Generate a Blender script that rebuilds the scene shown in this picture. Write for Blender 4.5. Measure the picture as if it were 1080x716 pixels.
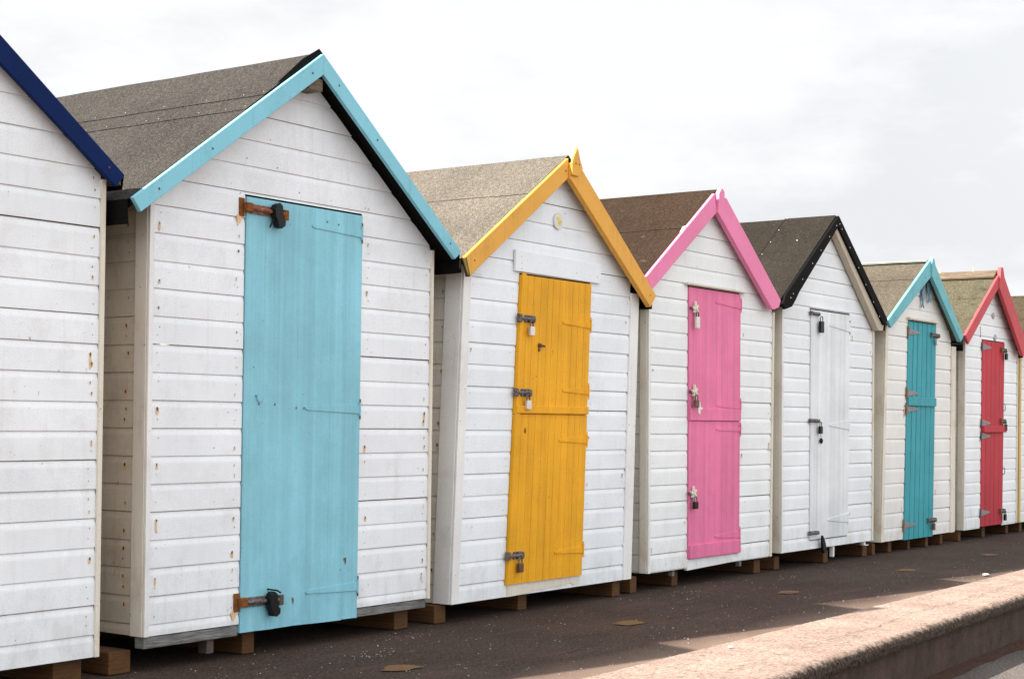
import bpy, bmesh, math, random
from mathutils import Vector, Matrix, noise
R = math.radians
random.seed(7)
scn = bpy.context.scene
for o in list(bpy.data.objects): bpy.data.objects.remove(o)
C = scn.collection

# ------------------------------------------------------------------ camera
cam_d = bpy.data.cameras.new('camera')
cam = bpy.data.objects.new('camera', cam_d); C.objects.link(cam); scn.camera = cam
yaw, pitch, roll = R(54.37617378), R(0.70346329), R(0.68039521)
w = Vector((math.cos(pitch)*math.sin(yaw), math.cos(pitch)*math.cos(yaw), math.sin(pitch)))
r0 = Vector((math.cos(yaw), -math.sin(yaw), 0)); u0 = r0.cross(w)
rr = math.cos(roll)*r0 + math.sin(roll)*u0; uu = -math.sin(roll)*r0 + math.cos(roll)*u0
cam.matrix_world = Matrix(((rr.x, uu.x, -w.x, 0), (rr.y, uu.y, -w.y, 0), (rr.z, uu.z, -w.z, 1.0625), (0, 0, 0, 1)))
cam_d.sensor_width = 36; cam_d.lens = 55.45; cam_d.shift_y = 0.0585
cam_d.clip_start = .05; cam_d.clip_end = 3000

# ------------------------------------------------------------------ world, sun, exposure
SUN = Vector((-1.17, .53, 1.0)).normalized()
world = bpy.data.worlds.new('World'); scn.world = world; world.use_nodes = True
nt = world.node_tree; nt.nodes.clear()
out = nt.nodes.new('ShaderNodeOutputWorld'); bg = nt.nodes.new('ShaderNodeBackground')
sky = nt.nodes.new('ShaderNodeTexSky'); sky.sky_type = 'NISHITA'; sky.sun_disc = False
sky.sun_elevation = math.asin(SUN.z); sky.sun_rotation = math.atan2(SUN.x, SUN.y)
sky.air_density = 1.0; sky.dust_density = 2.0
tc = nt.nodes.new('ShaderNodeTexCoord')
mp = nt.nodes.new('ShaderNodeMapping'); mp.inputs['Scale'].default_value = (1, 1, 2.6)
mp.inputs['Location'].default_value = (.35, .2, .1)
n1 = nt.nodes.new('ShaderNodeTexNoise'); n1.inputs['Scale'].default_value = 3.2; n1.inputs['Detail'].default_value = 7; n1.inputs['Roughness'].default_value = .58
n2 = nt.nodes.new('ShaderNodeTexNoise'); n2.inputs['Scale'].default_value = 1.1; n2.inputs['Detail'].default_value = 3
cr = nt.nodes.new('ShaderNodeValToRGB')       # grey undersides to white cloud tops
cr.color_ramp.elements[0].position = .40; cr.color_ramp.elements[0].color = (5.65, 5.75, 5.9, 1)
cr.color_ramp.elements[1].position = .54; cr.color_ramp.elements[1].color = (6.75, 6.80, 6.90, 1)
cov = nt.nodes.new('ShaderNodeMapRange'); cov.inputs['From Min'].default_value = .25; cov.inputs['From Max'].default_value = .45
cov.inputs['To Min'].default_value = .95; cov.inputs['To Max'].default_value = .99
mx = nt.nodes.new('ShaderNodeMix'); mx.data_type = 'RGBA'
L = nt.links.new
L(tc.outputs['Generated'], mp.inputs['Vector']); L(mp.outputs[0], n1.inputs['Vector']); L(mp.outputs[0], n2.inputs['Vector'])
L(n1.outputs['Fac'], cr.inputs['Fac']); L(n2.outputs['Fac'], cov.inputs['Value']); L(cov.outputs[0], mx.inputs['Factor'])
L(sky.outputs[0], mx.inputs['A'])
# extra sky brightness overhead and towards -Y, added to light the hut fronts
dt = nt.nodes.new('ShaderNodeVectorMath'); dt.operation = 'DOT_PRODUCT'; dt.inputs[1].default_value = (-.3, -.8, .5); L(tc.outputs['Generated'], dt.inputs[0])
mrw = nt.nodes.new('ShaderNodeMapRange'); L(dt.outputs['Value'], mrw.inputs['Value'])
for k_, v_ in (('From Min', -.5), ('From Max', .45), ('To Min', .82), ('To Max', 1.34)): mrw.inputs[k_].default_value = v_
sc_ = nt.nodes.new('ShaderNodeVectorMath'); sc_.operation = 'SCALE'; L(cr.outputs[0], sc_.inputs[0]); L(mrw.outputs[0], sc_.inputs['Scale'])
L(sc_.outputs[0], mx.inputs['B']); L(mx.outputs['Result'], bg.inputs['Color'])
bg.inputs['Strength'].default_value = .0625
L(bg.outputs[0], out.inputs['Surface'])

sd = bpy.data.lights.new('sun', 'SUN'); so = bpy.data.objects.new('sun', sd); C.objects.link(so)
sd.energy = 4.6; sd.angle = R(.6); sd.color = (1, .93, .84)
so.rotation_euler = SUN.to_track_quat('Z', 'Y').to_euler(); so.location = (-10, 15, 20)
vs = scn.view_settings; vs.view_transform = 'Standard'; vs.look = 'None'; vs.gamma = 1; vs.exposure = 1.55; vs.use_curve_mapping = False
scn.render.resolution_x = 1024; scn.render.resolution_y = 678

# ------------------------------------------------------------------ materials
def new_mat(name):
    m = bpy.data.materials.new(name); m.use_nodes = True
    return m, m.node_tree, m.node_tree.nodes['Principled BSDF']
def N(t, k, **kw):
    n = t.nodes.new(k)
    for a, b in kw.items():
        if a in n.inputs: n.inputs[a].default_value = b
        else: setattr(n, a, b)
    return n
def coords(t, scale=(1, 1, 1), loc=(0, 0, 0)):
    g = N(t, 'ShaderNodeNewGeometry'); m = N(t, 'ShaderNodeMapping'); m.inputs['Scale'].default_value = scale
    m.inputs['Location'].default_value = loc
    tcx = N(t, 'ShaderNodeTexCoord'); t.links.new(tcx.outputs['Object'], m.inputs['Vector']); return m.outputs[0]
def ramp(t, fac, p0, c0, p1, c1):
    r = N(t, 'ShaderNodeValToRGB'); e = r.color_ramp.elements
    e[0].position = p0; e[0].color = (*c0, 1) if len(c0) == 3 else c0; e[1].position = p1; e[1].color = (*c1, 1) if len(c1) == 3 else c1
    t.links.new(fac, r.inputs[0]); return r.outputs[0]
def mixc(t, f, a, b, bt='MIX'):
    m = N(t, 'ShaderNodeMix', data_type='RGBA', blend_type=bt)
    for s, v in (('Factor', f), ('A', a), ('B', b)):
        if hasattr(v, 'links'): t.links.new(v, m.inputs[s])
        elif isinstance(v, (int, float)): m.inputs[s].default_value = v
        else: m.inputs[s].default_value = (*v, 1)
    return m.outputs['Result']
def noise_f(t, vec, scale, detail=4, rough=.55):
    n = N(t, 'ShaderNodeTexNoise', Scale=scale, Detail=detail, Roughness=rough); t.links.new(vec, n.inputs['Vector']); return n.outputs['Fac']
def bump(t, p, h, strength, dist):
    b = N(t, 'ShaderNodeBump', Strength=strength, Distance=dist); t.links.new(h, b.inputs['Height']); t.links.new(b.outputs[0], p.inputs['Normal'])

def paint(name, col, dirt=(.32, .27, .20), amt=.35, grain=(1, 1, 14), wood=(.30, .22, .15), chips=.0, rough=.6, seed=0., var=.10, spec=.2, splash=0., bands=0.):
    """aged gloss paint on timber: slow tone drift, grain ridges, blotchy grime, a few chips"""
    m, t, p = new_mat(name)
    v = coords(t, (1, 1, 1), (seed, seed*.7, seed*.3)); vg = coords(t, grain, (seed, 0, seed))
    slow = noise_f(t, v, 1.9, 5, .6); fine = noise_f(t, vg, 26, 5, .6); gr = noise_f(t, v, 260, 2, .6)
    a = mixc(t, ramp(t, slow, .3, (0, 0, 0), .7, (1, 1, 1)), tuple(c*(1-var) for c in col), tuple(min(1, c*(1+var*.35)) for c in col))
    a = mixc(t, ramp(t, gr, .35, (.94, .94, .94), .65, (1.05, 1.05, 1.05)), a, a)
    mm = N(t, 'ShaderNodeMix', data_type='RGBA', blend_type='MULTIPLY'); mm.inputs['Factor'].default_value = 1
    t.links.new(a, mm.inputs['A']); t.links.new(ramp(t, gr, .3, (.90, .90, .90), .62, (1.06, 1.06, 1.06)), mm.inputs['B']); a = mm.outputs['Result']
    blot = noise_f(t, coords(t, (1, 1, .8), (seed+3, 1, seed)), 5.5, 7, .68)
    a = mixc(t, ramp(t, blot, .52, (0, 0, 0), .80, (amt, amt, amt)), a, dirt)
    st = noise_f(t, coords(t, (22, 22, 1.3), (seed, 5, 0)), 1.6, 4, .6)
    a = mixc(t, ramp(t, st, .56, (0, 0, 0), .82, (amt*.7,)*3), a, dirt)
    if bands:          # boards faded and repainted unevenly, brush drag running down them
        bn = noise_f(t, coords(t, (11, .1, .12), (seed, 1, 1)), 1.0, 5, .75); a = mixc(t, bands, a, mixc(t, 1.0, a, ramp(t, bn, .33, (.74,)*3, .67, (1.22,)*3), 'MULTIPLY'))
        gz = N(t, 'ShaderNodeNewGeometry'); sz = N(t, 'ShaderNodeSeparateXYZ'); t.links.new(gz.outputs['Position'], sz.inputs[0])
        sn = noise_f(t, coords(t, (3, 1, .6), (seed, 3, 3)), 8, 7, .72); ms = N(t, 'ShaderNodeMath', operation='MULTIPLY_ADD'); ms.inputs[1].default_value = -.5
        t.links.new(sz.outputs['Z'], ms.inputs[0]); t.links.new(sn, ms.inputs[2])
        a = mixc(t, ramp(t, ms.outputs[0], .30, (0, 0, 0), .62, (.35,)*3), a, dirt)
    if chips:
        ch = noise_f(t, coords(t, (1, 1, 1), (seed, 9, 2)), 34, 5, .7)
        a = mixc(t, ramp(t, ch, .70-chips*.06, (0, 0, 0), .71-chips*.06, (1, 1, 1)), a, wood)
    if splash:
        gz = N(t, 'ShaderNodeNewGeometry'); sz = N(t, 'ShaderNodeSeparateXYZ'); t.links.new(gz.outputs['Position'], sz.inputs[0])
        sn = noise_f(t, coords(t, (1, 1, .5), (seed, 3, 3)), 9, 7, .72); ms = N(t, 'ShaderNodeMath', operation='MULTIPLY_ADD'); ms.inputs[1].default_value = -.55
        t.links.new(sz.outputs['Z'], ms.inputs[0]); t.links.new(sn, ms.inputs[2])
        a = mixc(t, ramp(t, ms.outputs[0], .36, (0, 0, 0), .62, (splash,)*3), a, (.36, .33, .26))
    t.links.new(a, p.inputs['Base Color']); p.inputs['Roughness'].default_value = rough
    p.inputs['Specular IOR Level'].default_value = spec
    bump(t, p, fine, .35, .0016)
    return m
def felt(name, a, b, lichen=None, lamt=.0, gran=.55, seed=0.):
    m, t, p = new_mat(name)
    v = coords(t, (1, 1, 1), (seed, seed, 0))
    g1 = noise_f(t, v, 130, 2, .9); g2 = noise_f(t, v, 48, 4, .8); big = noise_f(t, v, 2.2, 6, .62); st = noise_f(t, coords(t, (1, 7, 1), (seed, 2, 0)), 2.4, 4, .6)
    c = mixc(t, ramp(t, big, .32, (0, 0, 0), .68, (1, 1, 1)), a, b)
    c = mixc(t, ramp(t, st, .5, (0, 0, 0), .8, (.45, .45, .45)), c, tuple(x*.72 for x in a))
    lo, hi = 1-gran, 1+gran*.95
    c = mixc(t, 1.0, c, ramp(t, g1, .38, (lo,)*3, .64, (hi, hi*.97, hi*.93)), 'MULTIPLY')
    c = mixc(t, 1.0, c, ramp(t, g2, .36, (.74,)*3, .64, (1.25,)*3), 'MULTIPLY')
    if lichen:
        li = noise_f(t, coords(t, (1, 1, 1), (seed+4, 1, 1)), 7, 8, .75)
        c = mixc(t, ramp(t, li, .62-lamt*.14, (0, 0, 0), .70-lamt*.10, (.85,)*3), c, lichen)
    t.links.new(c, p.inputs['Base Color']); p.inputs['Roughness'].default_value = .95; p.inputs['Specular IOR Level'].default_value = .05
    bump(t, p, g1, 1.0, .004)
    return m
def plain(name, col, rough=.6, metal=0., var=.25, scale=30, b=.3, spec=.3):
    m, t, p = new_mat(name); v = coords(t)
    n = noise_f(t, v, scale, 5, .65)
    c = mixc(t, ramp(t, n, .3, (0, 0, 0), .7, (1, 1, 1)), tuple(x*(1-var) for x in col), tuple(min(1, x*(1+var)) for x in col))
    t.links.new(c, p.inputs['Base Color']); p.inputs['Roughness'].default_value = rough; p.inputs['Metallic'].default_value = metal; p.inputs['Specular IOR Level'].default_value = spec
    bump(t, p, n, b, .002); return m
def rusty(name, base, rust, amt=.5, scale=60, metal=.5):
    m, t, p = new_mat(name); v = coords(t)
    n = noise_f(t, v, scale, 5, .7)
    c = mixc(t, ramp(t, n, .62-amt*.3, (0, 0, 0), .72-amt*.3, (1, 1, 1)), base, rust)
    t.links.new(c, p.inputs['Base Color']); p.inputs['Roughness'].default_value = .6
    t.links.new(ramp(t, n, .62-amt*.3, (metal,)*3, .72-amt*.3, (0, 0, 0)), p.inputs['Metallic'])
    bump(t, p, n, .6, .002); return m
def timber(name, col, dark, scale=(1, 1, 18), rough=.85):
    m, t, p = new_mat(name)
    n = noise_f(t, coords(t, scale), 9, 6, .65); n2 = noise_f(t, coords(t), 12, 4, .6)
    c = mixc(t, ramp(t, n, .32, (0, 0, 0), .66, (1, 1, 1)), dark, col)
    c = mixc(t, ramp(t, n2, .45, (0, 0, 0), .8, (.6, .6, .6)), c, dark)
    t.links.new(c, p.inputs['Base Color']); p.inputs['Roughness'].default_value = rough; bump(t, p, n, .6, .004); return m

M = {}
WHITE = (.80, .815, .835)
for i, (c, am, ch) in enumerate([((.815, .845, .875), .22, .3), ((.815, .845, .88), .22, .3), ((.805, .85, .89), .16, .15), ((.82, .85, .86), .14, .05),
                                 ((.81, .85, .875), .12, .05), ((.80, .80, .775), .16, .1), ((.82, .85, .87), .13, .05), ((.80, .81, .78), .2, .1)]):
    M['wall%d' % i] = paint('weatherboard_white_%d' % i, c, amt=am, grain=(1.2, 1.2, 16), chips=ch, seed=i*3.1, splash=.38)
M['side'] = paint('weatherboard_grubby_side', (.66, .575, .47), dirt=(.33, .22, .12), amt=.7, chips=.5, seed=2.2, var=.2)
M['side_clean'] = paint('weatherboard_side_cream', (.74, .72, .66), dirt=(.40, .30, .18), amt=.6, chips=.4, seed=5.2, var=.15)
M['trim'] = paint('trim_white', (.80, .80, .79), amt=.35, chips=.3, grain=(14, 14, 1), seed=1.7)
M['trim_cream'] = paint('trim_cream', (.72, .68, .58), dirt=(.40, .24, .10), amt=.55, chips=.5, grain=(14, 14, 1), seed=4.4)
M['trim_tan'] = paint('trim_tan', (.72, .655, .57), dirt=(.33, .20, .10), amt=.5, chips=.4, grain=(14, 14, 1), seed=6.4)
M['trim_yellow'] = paint('trim_ochre', (.62, .42, .14), amt=.3, grain=(14, 14, 1), seed=4.9)
def door_paint(n, c, **k): return paint(n, c, dirt=tuple(x*.70 for x in c), amt=k.get('amt', .55), grain=(18, 18, 1), chips=k.get('chips', .12), wood=k.get('wood', (.30, .22, .15)), rough=.55, seed=k.get('seed', 1.), var=.20, bands=.5)
M['blue'] = door_paint('door_sky_blue', (.265, .59, .70), wood=(.10, .22, .25), chips=.08)
M['bluetrim'] = paint('bargeboard_sky_blue', (.235, .56, .67), dirt=(.10, .25, .30), amt=.5, grain=(8, 8, 8), chips=.25, seed=2)
M['orange'] = door_paint('door_mustard', (.82, .395, .014), wood=(.22, .12, .03), chips=.1, seed=2)
M['orangetrim'] = paint('bargeboard_mustard', (.76, .39, .07), dirt=(.33, .18, .05), amt=.5, grain=(8, 8, 8), chips=.25, seed=3)
M['pink'] = door_paint('door_pink', (.80, .20, .375), chips=.0, seed=3)
M['pinktrim'] = paint('bargeboard_pink', (.80, .235, .42), dirt=(.55, .12, .22), amt=.25, grain=(8, 8, 8), chips=.0, seed=4)
M['whitedoor'] = door_paint('door_white', (.775, .815, .835), amt=.10, chips=.0, seed=4)
M['teal'] = door_paint('door_turquoise', (.045, .34, .40), chips=.05, seed=5)
M['tealtrim'] = paint('bargeboard_turquoise', (.17, .47, .52), dirt=(.06, .2, .23), amt=.5, grain=(8, 8, 8), seed=5)
M['red'] = door_paint('door_red', (.50, .030, .048), chips=.25, wood=(.60, .30, .30), seed=6)
M['redtrim'] = paint('bargeboard_red', (.56, .080, .095), dirt=(.3, .04, .05), amt=.5, grain=(8, 8, 8), seed=6)
M['navy'] = paint('bargeboard_navy', (.003, .016, .085), dirt=(.003, .008, .035), amt=.5, grain=(8, 8, 8), wood=(.05, .07, .14), chips=.1, seed=7, rough=.6, spec=.08)
M['black'] = plain('black_felt', (.0035, .0034, .0032), .8, var=.5, scale=60, spec=.12)
M['dark'] = plain('dark_interior', (.012, .010, .008), .9, spec=.1)
M['soffit'] = timber('soffit_board', (.22, .17, .12), (.08, .06, .04))
M['beige'] = paint('bargeboard_beige', (.52, .46, .37), dirt=(.3, .2, .12), amt=.4, grain=(8, 8, 8), seed=8)
M['felt1'] = felt('roof_felt_navy_hut', (.05, .045, .041), (.066, .059, .053), seed=1)
M['felt2'] = felt('roof_felt_grey_brown', (.043, .040, .0375), (.056, .052, .049), seed=2, gran=.6)
M['felt3'] = felt('roof_felt_sandy', (.112, .101, .087), (.145, .131, .113), seed=3, gran=.5)
M['felt4'] = felt('roof_felt_brown', (.030, .0195, .0135), (.040, .027, .019), lichen=(.10, .09, .075), lamt=.0, seed=4, gran=.5)
M['felt5'] = felt('roof_felt_charcoal', (.023, .0198, .0168), (.031, .027, .023), seed=5, gran=.45)
M['felt6'] = felt('roof_felt_sand', (.082, .072, .056), (.108, .095, .074), seed=6, gran=.45)
M['felt7'] = felt('roof_felt_mossy', (.075, .069, .046), (.10, .092, .064), lichen=(.030, .025, .015), lamt=.5, seed=7, gran=.5)
M['felt8'] = felt('roof_felt_dark_mossy', (.050, .041, .027), (.07, .058, .038), lichen=(.022, .017, .011), lamt=.5, seed=8, gran=.5)
M['rust'] = plain('rust', (.20, .068, .014), .9, var=.5, scale=120)
M['rust_halo'] = plain('rust_bleed', (.70, .50, .27), .8, var=.2, scale=80)
M['joint'] = plain('board_joint_grime', (.43, .375, .31), .9, var=.4, scale=14)
M['nail'] = plain('nail_dark', (.10, .08, .07), .6, .3)
M['clout'] = plain('galvanised_clout', (.62, .62, .60), .45, .4, var=.1)
M['steel'] = rusty('worn_steel', (.17, .165, .165), (.07, .035, .02), .5)
M['steelrust'] = rusty('rusted_steel', (.38, .33, .33), (.20, .055, .02), .8)
M['hinge_grey'] = rusty('hinge_grey', (.27, .255, .26), (.16, .10, .08), .35, metal=.3)
M['hinge_rust'] = rusty('hinge_rust_plate', (.22, .14, .09), (.16, .065, .03), .7, metal=.2)
M['bronze'] = rusty('bronze_hinge', (.19, .13, .055), (.13, .06, .02), .6)
M['blackrub'] = plain('black_rubber', (.004, .004, .004), .45, var=.4, b=.1, spec=.25)
M['padsilver'] = plain('padlock_silver', (.66, .64, .60), .35, .5, var=.1)
M['padbronze'] = plain('padlock_bronze', (.16, .09, .06), .45, .6)
M['creammetal'] = plain('latch_cream_paint', (.66, .62, .52), .5, var=.15, scale=120)
M['block'] = timber('bearer_tan_timber', (.125, .052, .010), (.055, .021, .005), (1, .2, 8))
M['greywood'] = timber('weathered_grey_timber', (.30, .30, .29), (.05, .05, .045), (1.2, 1.2, 30))
M['ridgewood'] = timber('ridge_board_timber', (.17, .125, .082), (.06, .042, .025), (10, 1, 10))
M['lichenstrip'] = plain('ridge_pale_green', (.30, .36, .27), .8)
M['cream_disc'] = plain('disc_cream', (.70, .69, .64), .5, var=.06)
M['yellow'] = plain('disc_yellow', (.70, .60, .18), .5)
M['greydisc'] = plain('disc_grey', (.40, .40, .39), .5)
M['fishblue'] = plain('fish_blue', (.13, .25, .34), .4, .2)
M['whitebit'] = plain('white_plastic', (.75, .74, .70), .5, var=.08)
M['patch'] = plain('ochre_patch', (.150, .082, .034), .95, var=.28, scale=45, b=.5)
M['grit'] = plain('pale_grit', (.32, .29, .27), .9, var=.6, scale=9)
M['moss'] = plain('mossy_end', (.10, .075, .02), .9)

def asphalt(name, a, b, speck, redst, sun_tint=None):
    m, t, p = new_mat(name); v = coords(t)
    big = noise_f(t, v, 1.3, 6, .62); fine = noise_f(t, v, 70, 4, .85); f2 = noise_f(t, v, 75, 2, .8)
    c = mixc(t, ramp(t, big, .35, (0, 0, 0), .68, (1, 1, 1)), a, b)
    c = mixc(t, 1.0, c, ramp(t, fine, .40, (.35,)*3, .62, (2.0, 1.9, 1.8)), 'MULTIPLY')
    c = mixc(t, ramp(t, f2, .66, (0, 0, 0), .72, (.7,)*3), c, speck)
    rs = noise_f(t, coords(t, (.35, 2.4, 1), (2, 0, 0)), 2.6, 6, .66)
    c = mixc(t, ramp(t, rs, .54, (0, 0, 0), .70, (.6,)*3), c, redst)
    if sun_tint:          # paler towards the coping: sunlight on the asphalt put into its colour
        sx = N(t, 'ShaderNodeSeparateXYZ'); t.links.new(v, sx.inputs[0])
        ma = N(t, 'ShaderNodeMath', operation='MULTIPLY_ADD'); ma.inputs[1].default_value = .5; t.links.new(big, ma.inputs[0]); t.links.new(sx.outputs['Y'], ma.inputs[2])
        c = mixc(t, ramp(t, ma.outputs[0], .0, (0, 0, 0), 1.0, (0, 0, 0)), c, sun_tint)
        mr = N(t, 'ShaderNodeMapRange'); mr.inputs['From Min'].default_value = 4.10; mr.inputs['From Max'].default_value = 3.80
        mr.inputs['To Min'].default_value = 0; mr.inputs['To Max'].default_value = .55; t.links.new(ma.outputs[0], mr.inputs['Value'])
        c = mixc(t, mr.outputs[0], c, sun_tint)
    t.links.new(c, p.inputs['Base Color']); p.inputs['Roughness'].default_value = .92; p.inputs['Specular IOR Level'].default_value = .25
    bump(t, p, fine, .8, .006); return m
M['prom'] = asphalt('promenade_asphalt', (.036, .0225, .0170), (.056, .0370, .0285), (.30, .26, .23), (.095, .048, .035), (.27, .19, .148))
M['road'] = asphalt('road_asphalt', (.080, .071, .067), (.11, .098, .092), (.22, .20, .19), (.12, .08, .06))
M['sand'] = plain('beyond_ground', (.16, .14, .10), .95, var=.2, scale=2)
def concrete():
    m, t, p = new_mat('pink_concrete_coping'); v = coords(t)
    big = noise_f(t, v, 2.3, 7, .65); fine = noise_f(t, v, 60, 4, .8); ag = N(t, 'ShaderNodeTexVoronoi', Scale=55.); t.links.new(v, ag.inputs['Vector'])
    c = mixc(t, ramp(t, big, .35, (0, 0, 0), .66, (1, 1, 1)), (.27, .193, .157), (.36, .272, .228))
    c = mixc(t, 1.0, c, ramp(t, fine, .34, (.55,)*3, .66, (1.35,)*3), 'MULTIPLY')
    c = mixc(t, ramp(t, ag.outputs['Distance'], .10, (.5,)*3, .30, (0, 0, 0)), c, (.34, .25, .20))
    pit = noise_f(t, v, 42, 4, .75); c = mixc(t, ramp(t, pit, .58, (0, 0, 0), .66, (.8,)*3), c, (.105, .064, .044)); blt = noise_f(t, v, 9, 6, .7); c = mixc(t, ramp(t, blt, .55, (0, 0, 0), .70, (.5,)*3), c, (.15, .10, .075))
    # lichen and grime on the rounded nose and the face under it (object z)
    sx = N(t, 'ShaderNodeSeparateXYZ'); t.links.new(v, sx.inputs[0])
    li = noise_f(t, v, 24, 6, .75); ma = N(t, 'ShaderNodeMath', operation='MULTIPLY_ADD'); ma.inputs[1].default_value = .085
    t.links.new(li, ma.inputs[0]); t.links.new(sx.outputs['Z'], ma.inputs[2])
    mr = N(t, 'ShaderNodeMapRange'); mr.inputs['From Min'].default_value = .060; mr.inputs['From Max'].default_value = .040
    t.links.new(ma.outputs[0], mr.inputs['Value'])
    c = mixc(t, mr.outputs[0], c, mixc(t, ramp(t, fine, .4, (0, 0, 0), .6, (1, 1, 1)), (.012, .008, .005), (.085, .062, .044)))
    t.links.new(c, p.inputs['Base Color']); p.inputs['Roughness'].default_value = .95; p.inputs['Specular IOR Level'].default_value = .2
    bump(t, p, fine, .9, .008); return m
M['coping'] = concrete()
def wallface():
    m, t, p = new_mat('kerb_wall_face'); v = coords(t)
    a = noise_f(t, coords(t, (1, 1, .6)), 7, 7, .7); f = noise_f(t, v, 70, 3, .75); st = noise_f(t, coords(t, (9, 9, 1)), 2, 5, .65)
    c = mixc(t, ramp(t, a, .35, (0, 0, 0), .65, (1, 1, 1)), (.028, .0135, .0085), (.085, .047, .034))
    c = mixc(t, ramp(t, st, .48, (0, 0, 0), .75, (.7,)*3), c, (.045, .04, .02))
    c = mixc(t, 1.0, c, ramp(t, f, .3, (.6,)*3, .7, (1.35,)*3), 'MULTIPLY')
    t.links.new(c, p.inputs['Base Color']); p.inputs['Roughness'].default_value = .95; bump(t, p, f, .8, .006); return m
M['wallface'] = wallface()
M['gutterdirt'] = plain('gutter_dirt', (.045, .018, .010), .95, var=.5, scale=35, b=.8)

# ------------------------------------------------------------------ mesh helpers
class MB:
    """collects polygons; build() links them as one mesh object"""
    def __init__(s, origin=(0, 0, 0)): s.v = []; s.f = []; s.m = []; s.o = Vector(origin)
    def poly(s, pts, mi=0):
        b = len(s.v); s.v += [Vector(p) for p in pts]; s.f.append(list(range(b, b+len(pts)))); s.m.append(mi)
    def box(s, x0, x1, y0, y1, z0, z1, mi=0, fn=None):
        P = [(x0, y0, z0), (x1, y0, z0), (x1, y1, z0), (x0, y1, z0), (x0, y0, z1), (x1, y0, z1), (x1, y1, z1), (x0, y1, z1)]
        if fn: P = [fn(*p) for p in P]
        b = len(s.v); s.v += [Vector(p) for p in P]
        for q in ((0, 3, 2, 1), (4, 5, 6, 7), (0, 1, 5, 4), (1, 2, 6, 5), (2, 3, 7, 6), (3, 0, 4, 7)):
            s.f.append([b+i for i in q]); s.m.append(mi)
    def prism(s, pts, y0, y1, mi=0):
        """outline in (x, z) extruded from y0 (front) to y1; any winding"""
        n = len(pts); area = sum(pts[i][0]*pts[(i+1) % n][1]-pts[(i+1) % n][0]*pts[i][1] for i in range(n))
        if area < 0: pts = pts[::-1]
        b = len(s.v); s.v += [Vector((x, y0, z)) for x, z in pts]+[Vector((x, y1, z)) for x, z in pts]
        s.f.append([b+i for i in range(n)]); s.m.append(mi)
        s.f.append([b+n+i for i in reversed(range(n))]); s.m.append(mi)
        for i in range(n):
            j = (i+1) % n; s.f.append([b+i, b+n+i, b+n+j, b+j]); s.m.append(mi)
    def tube(s, pts, r, n=8, mi=0):
        pts = [Vector(p) for p in pts]; rings = []
        for i, p in enumerate(pts):
            d = (pts[min(i+1, len(pts)-1)]-pts[max(i-1, 0)]).normalized()
            a = d.orthogonal().normalized() if i == 0 else (a-d*a.dot(d)).normalized()
            c = d.cross(a); b = len(s.v); rad = r[i] if isinstance(r, (list, tuple)) else r
            s.v += [p+(a*math.cos(k*2*math.pi/n)+c*math.sin(k*2*math.pi/n))*rad for k in range(n)]; rings.append(b)
        for i in range(len(rings)-1):
            for k in range(n):
                j = (k+1) % n; s.f.append([rings[i]+k, rings[i]+j, rings[i+1]+j, rings[i+1]+k]); s.m.append(mi)
        s.f.append([rings[0]+k for k in reversed(range(n))]); s.m.append(mi)
        s.f.append([rings[-1]+k for k in range(n)]); s.m.append(mi)
    def blob(s, c, r, n=7, mi=0, ax='y', seed=0):
        """small flat irregular spot lying on a face whose normal is ax"""
        rnd = random.Random(seed); pts = []
        for k in range(n):
            a = 2*math.pi*k/n; q = rnd.uniform(.7, 1.25)
            pts.append((math.cos(a)*r[0]*q, math.sin(a)*r[1]*q))
        if ax == 'y': s.poly([(c[0]+a, c[1], c[2]+b) for a, b in pts], mi)
        elif ax == 'x': s.poly([(c[0], c[1]-a, c[2]+b) for a, b in pts], mi)
        else: s.poly([(c[0]+a, c[1]+b, c[2]) for a, b in pts], mi)
    def build(s, name, mats, parent=None, bevel=0., smooth=False, **props):
        me = bpy.data.meshes.new(name)
        me.from_pydata([tuple(v-s.o) for v in s.v], [], s.f)
        for m in (mats if isinstance(mats, (list, tuple)) else [mats]): me.materials.append(m)
        for p, i in zip(me.polygons, s.m): p.material_index = i; p.use_smooth = smooth
        o = bpy.data.objects.new(name, me); C.objects.link(o)
        if parent: o.parent = parent
        else: o.location = s.o
        if bevel:
            md = o.modifiers.new('bevel', 'BEVEL'); md.width = bevel; md.segments = 2; md.limit_method = 'ANGLE'; md.angle_limit = R(50)
        for k, v in props.items(): o[k] = v
        return o
def empty(name, loc, **props):
    o = bpy.data.objects.new(name, None); C.objects.link(o); o.location = loc; o.empty_display_size = .2
    for k, v in props.items(): o[k] = v
    return o
def lerp(a, b, t): return a+(b-a)*t

# ------------------------------------------------------------------ ground
YF = 5.0                       # plane of the hut fronts
YB = 7.3                       # backs
def inner_y(x): return 3.50+.026*(x-5.5) if x < 12 else 3.669+.012*(x-12)
OUT = [(-12, 1.9), (-4, 2.33), (0, 2.55), (3, 2.70), (5.99, 2.869), (6.79, 2.925), (7.58, 2.968), (8.22, 3.005), (8.91, 3.04), (9.7, 3.074), (12, 3.14), (16, 3.2), (24, 3.24), (60, 3.25)]
def outer_y(x):
    for (a, ya), (b, yb) in zip(OUT, OUT[1:]):
        if x <= b: return lerp(ya, yb, (x-a)/(b-a))
    return OUT[-1][1]
RZ = -.30                      # road level
m = MB(); m.poly([(-400, -600, RZ), (900, -600, RZ), (900, 700, RZ), (-400, 700, RZ)])
m.build('road', M['road'], kind='structure')
m = MB(); xs = [-12+i*.25 for i in range(int(72/.25)+1)]
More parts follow.
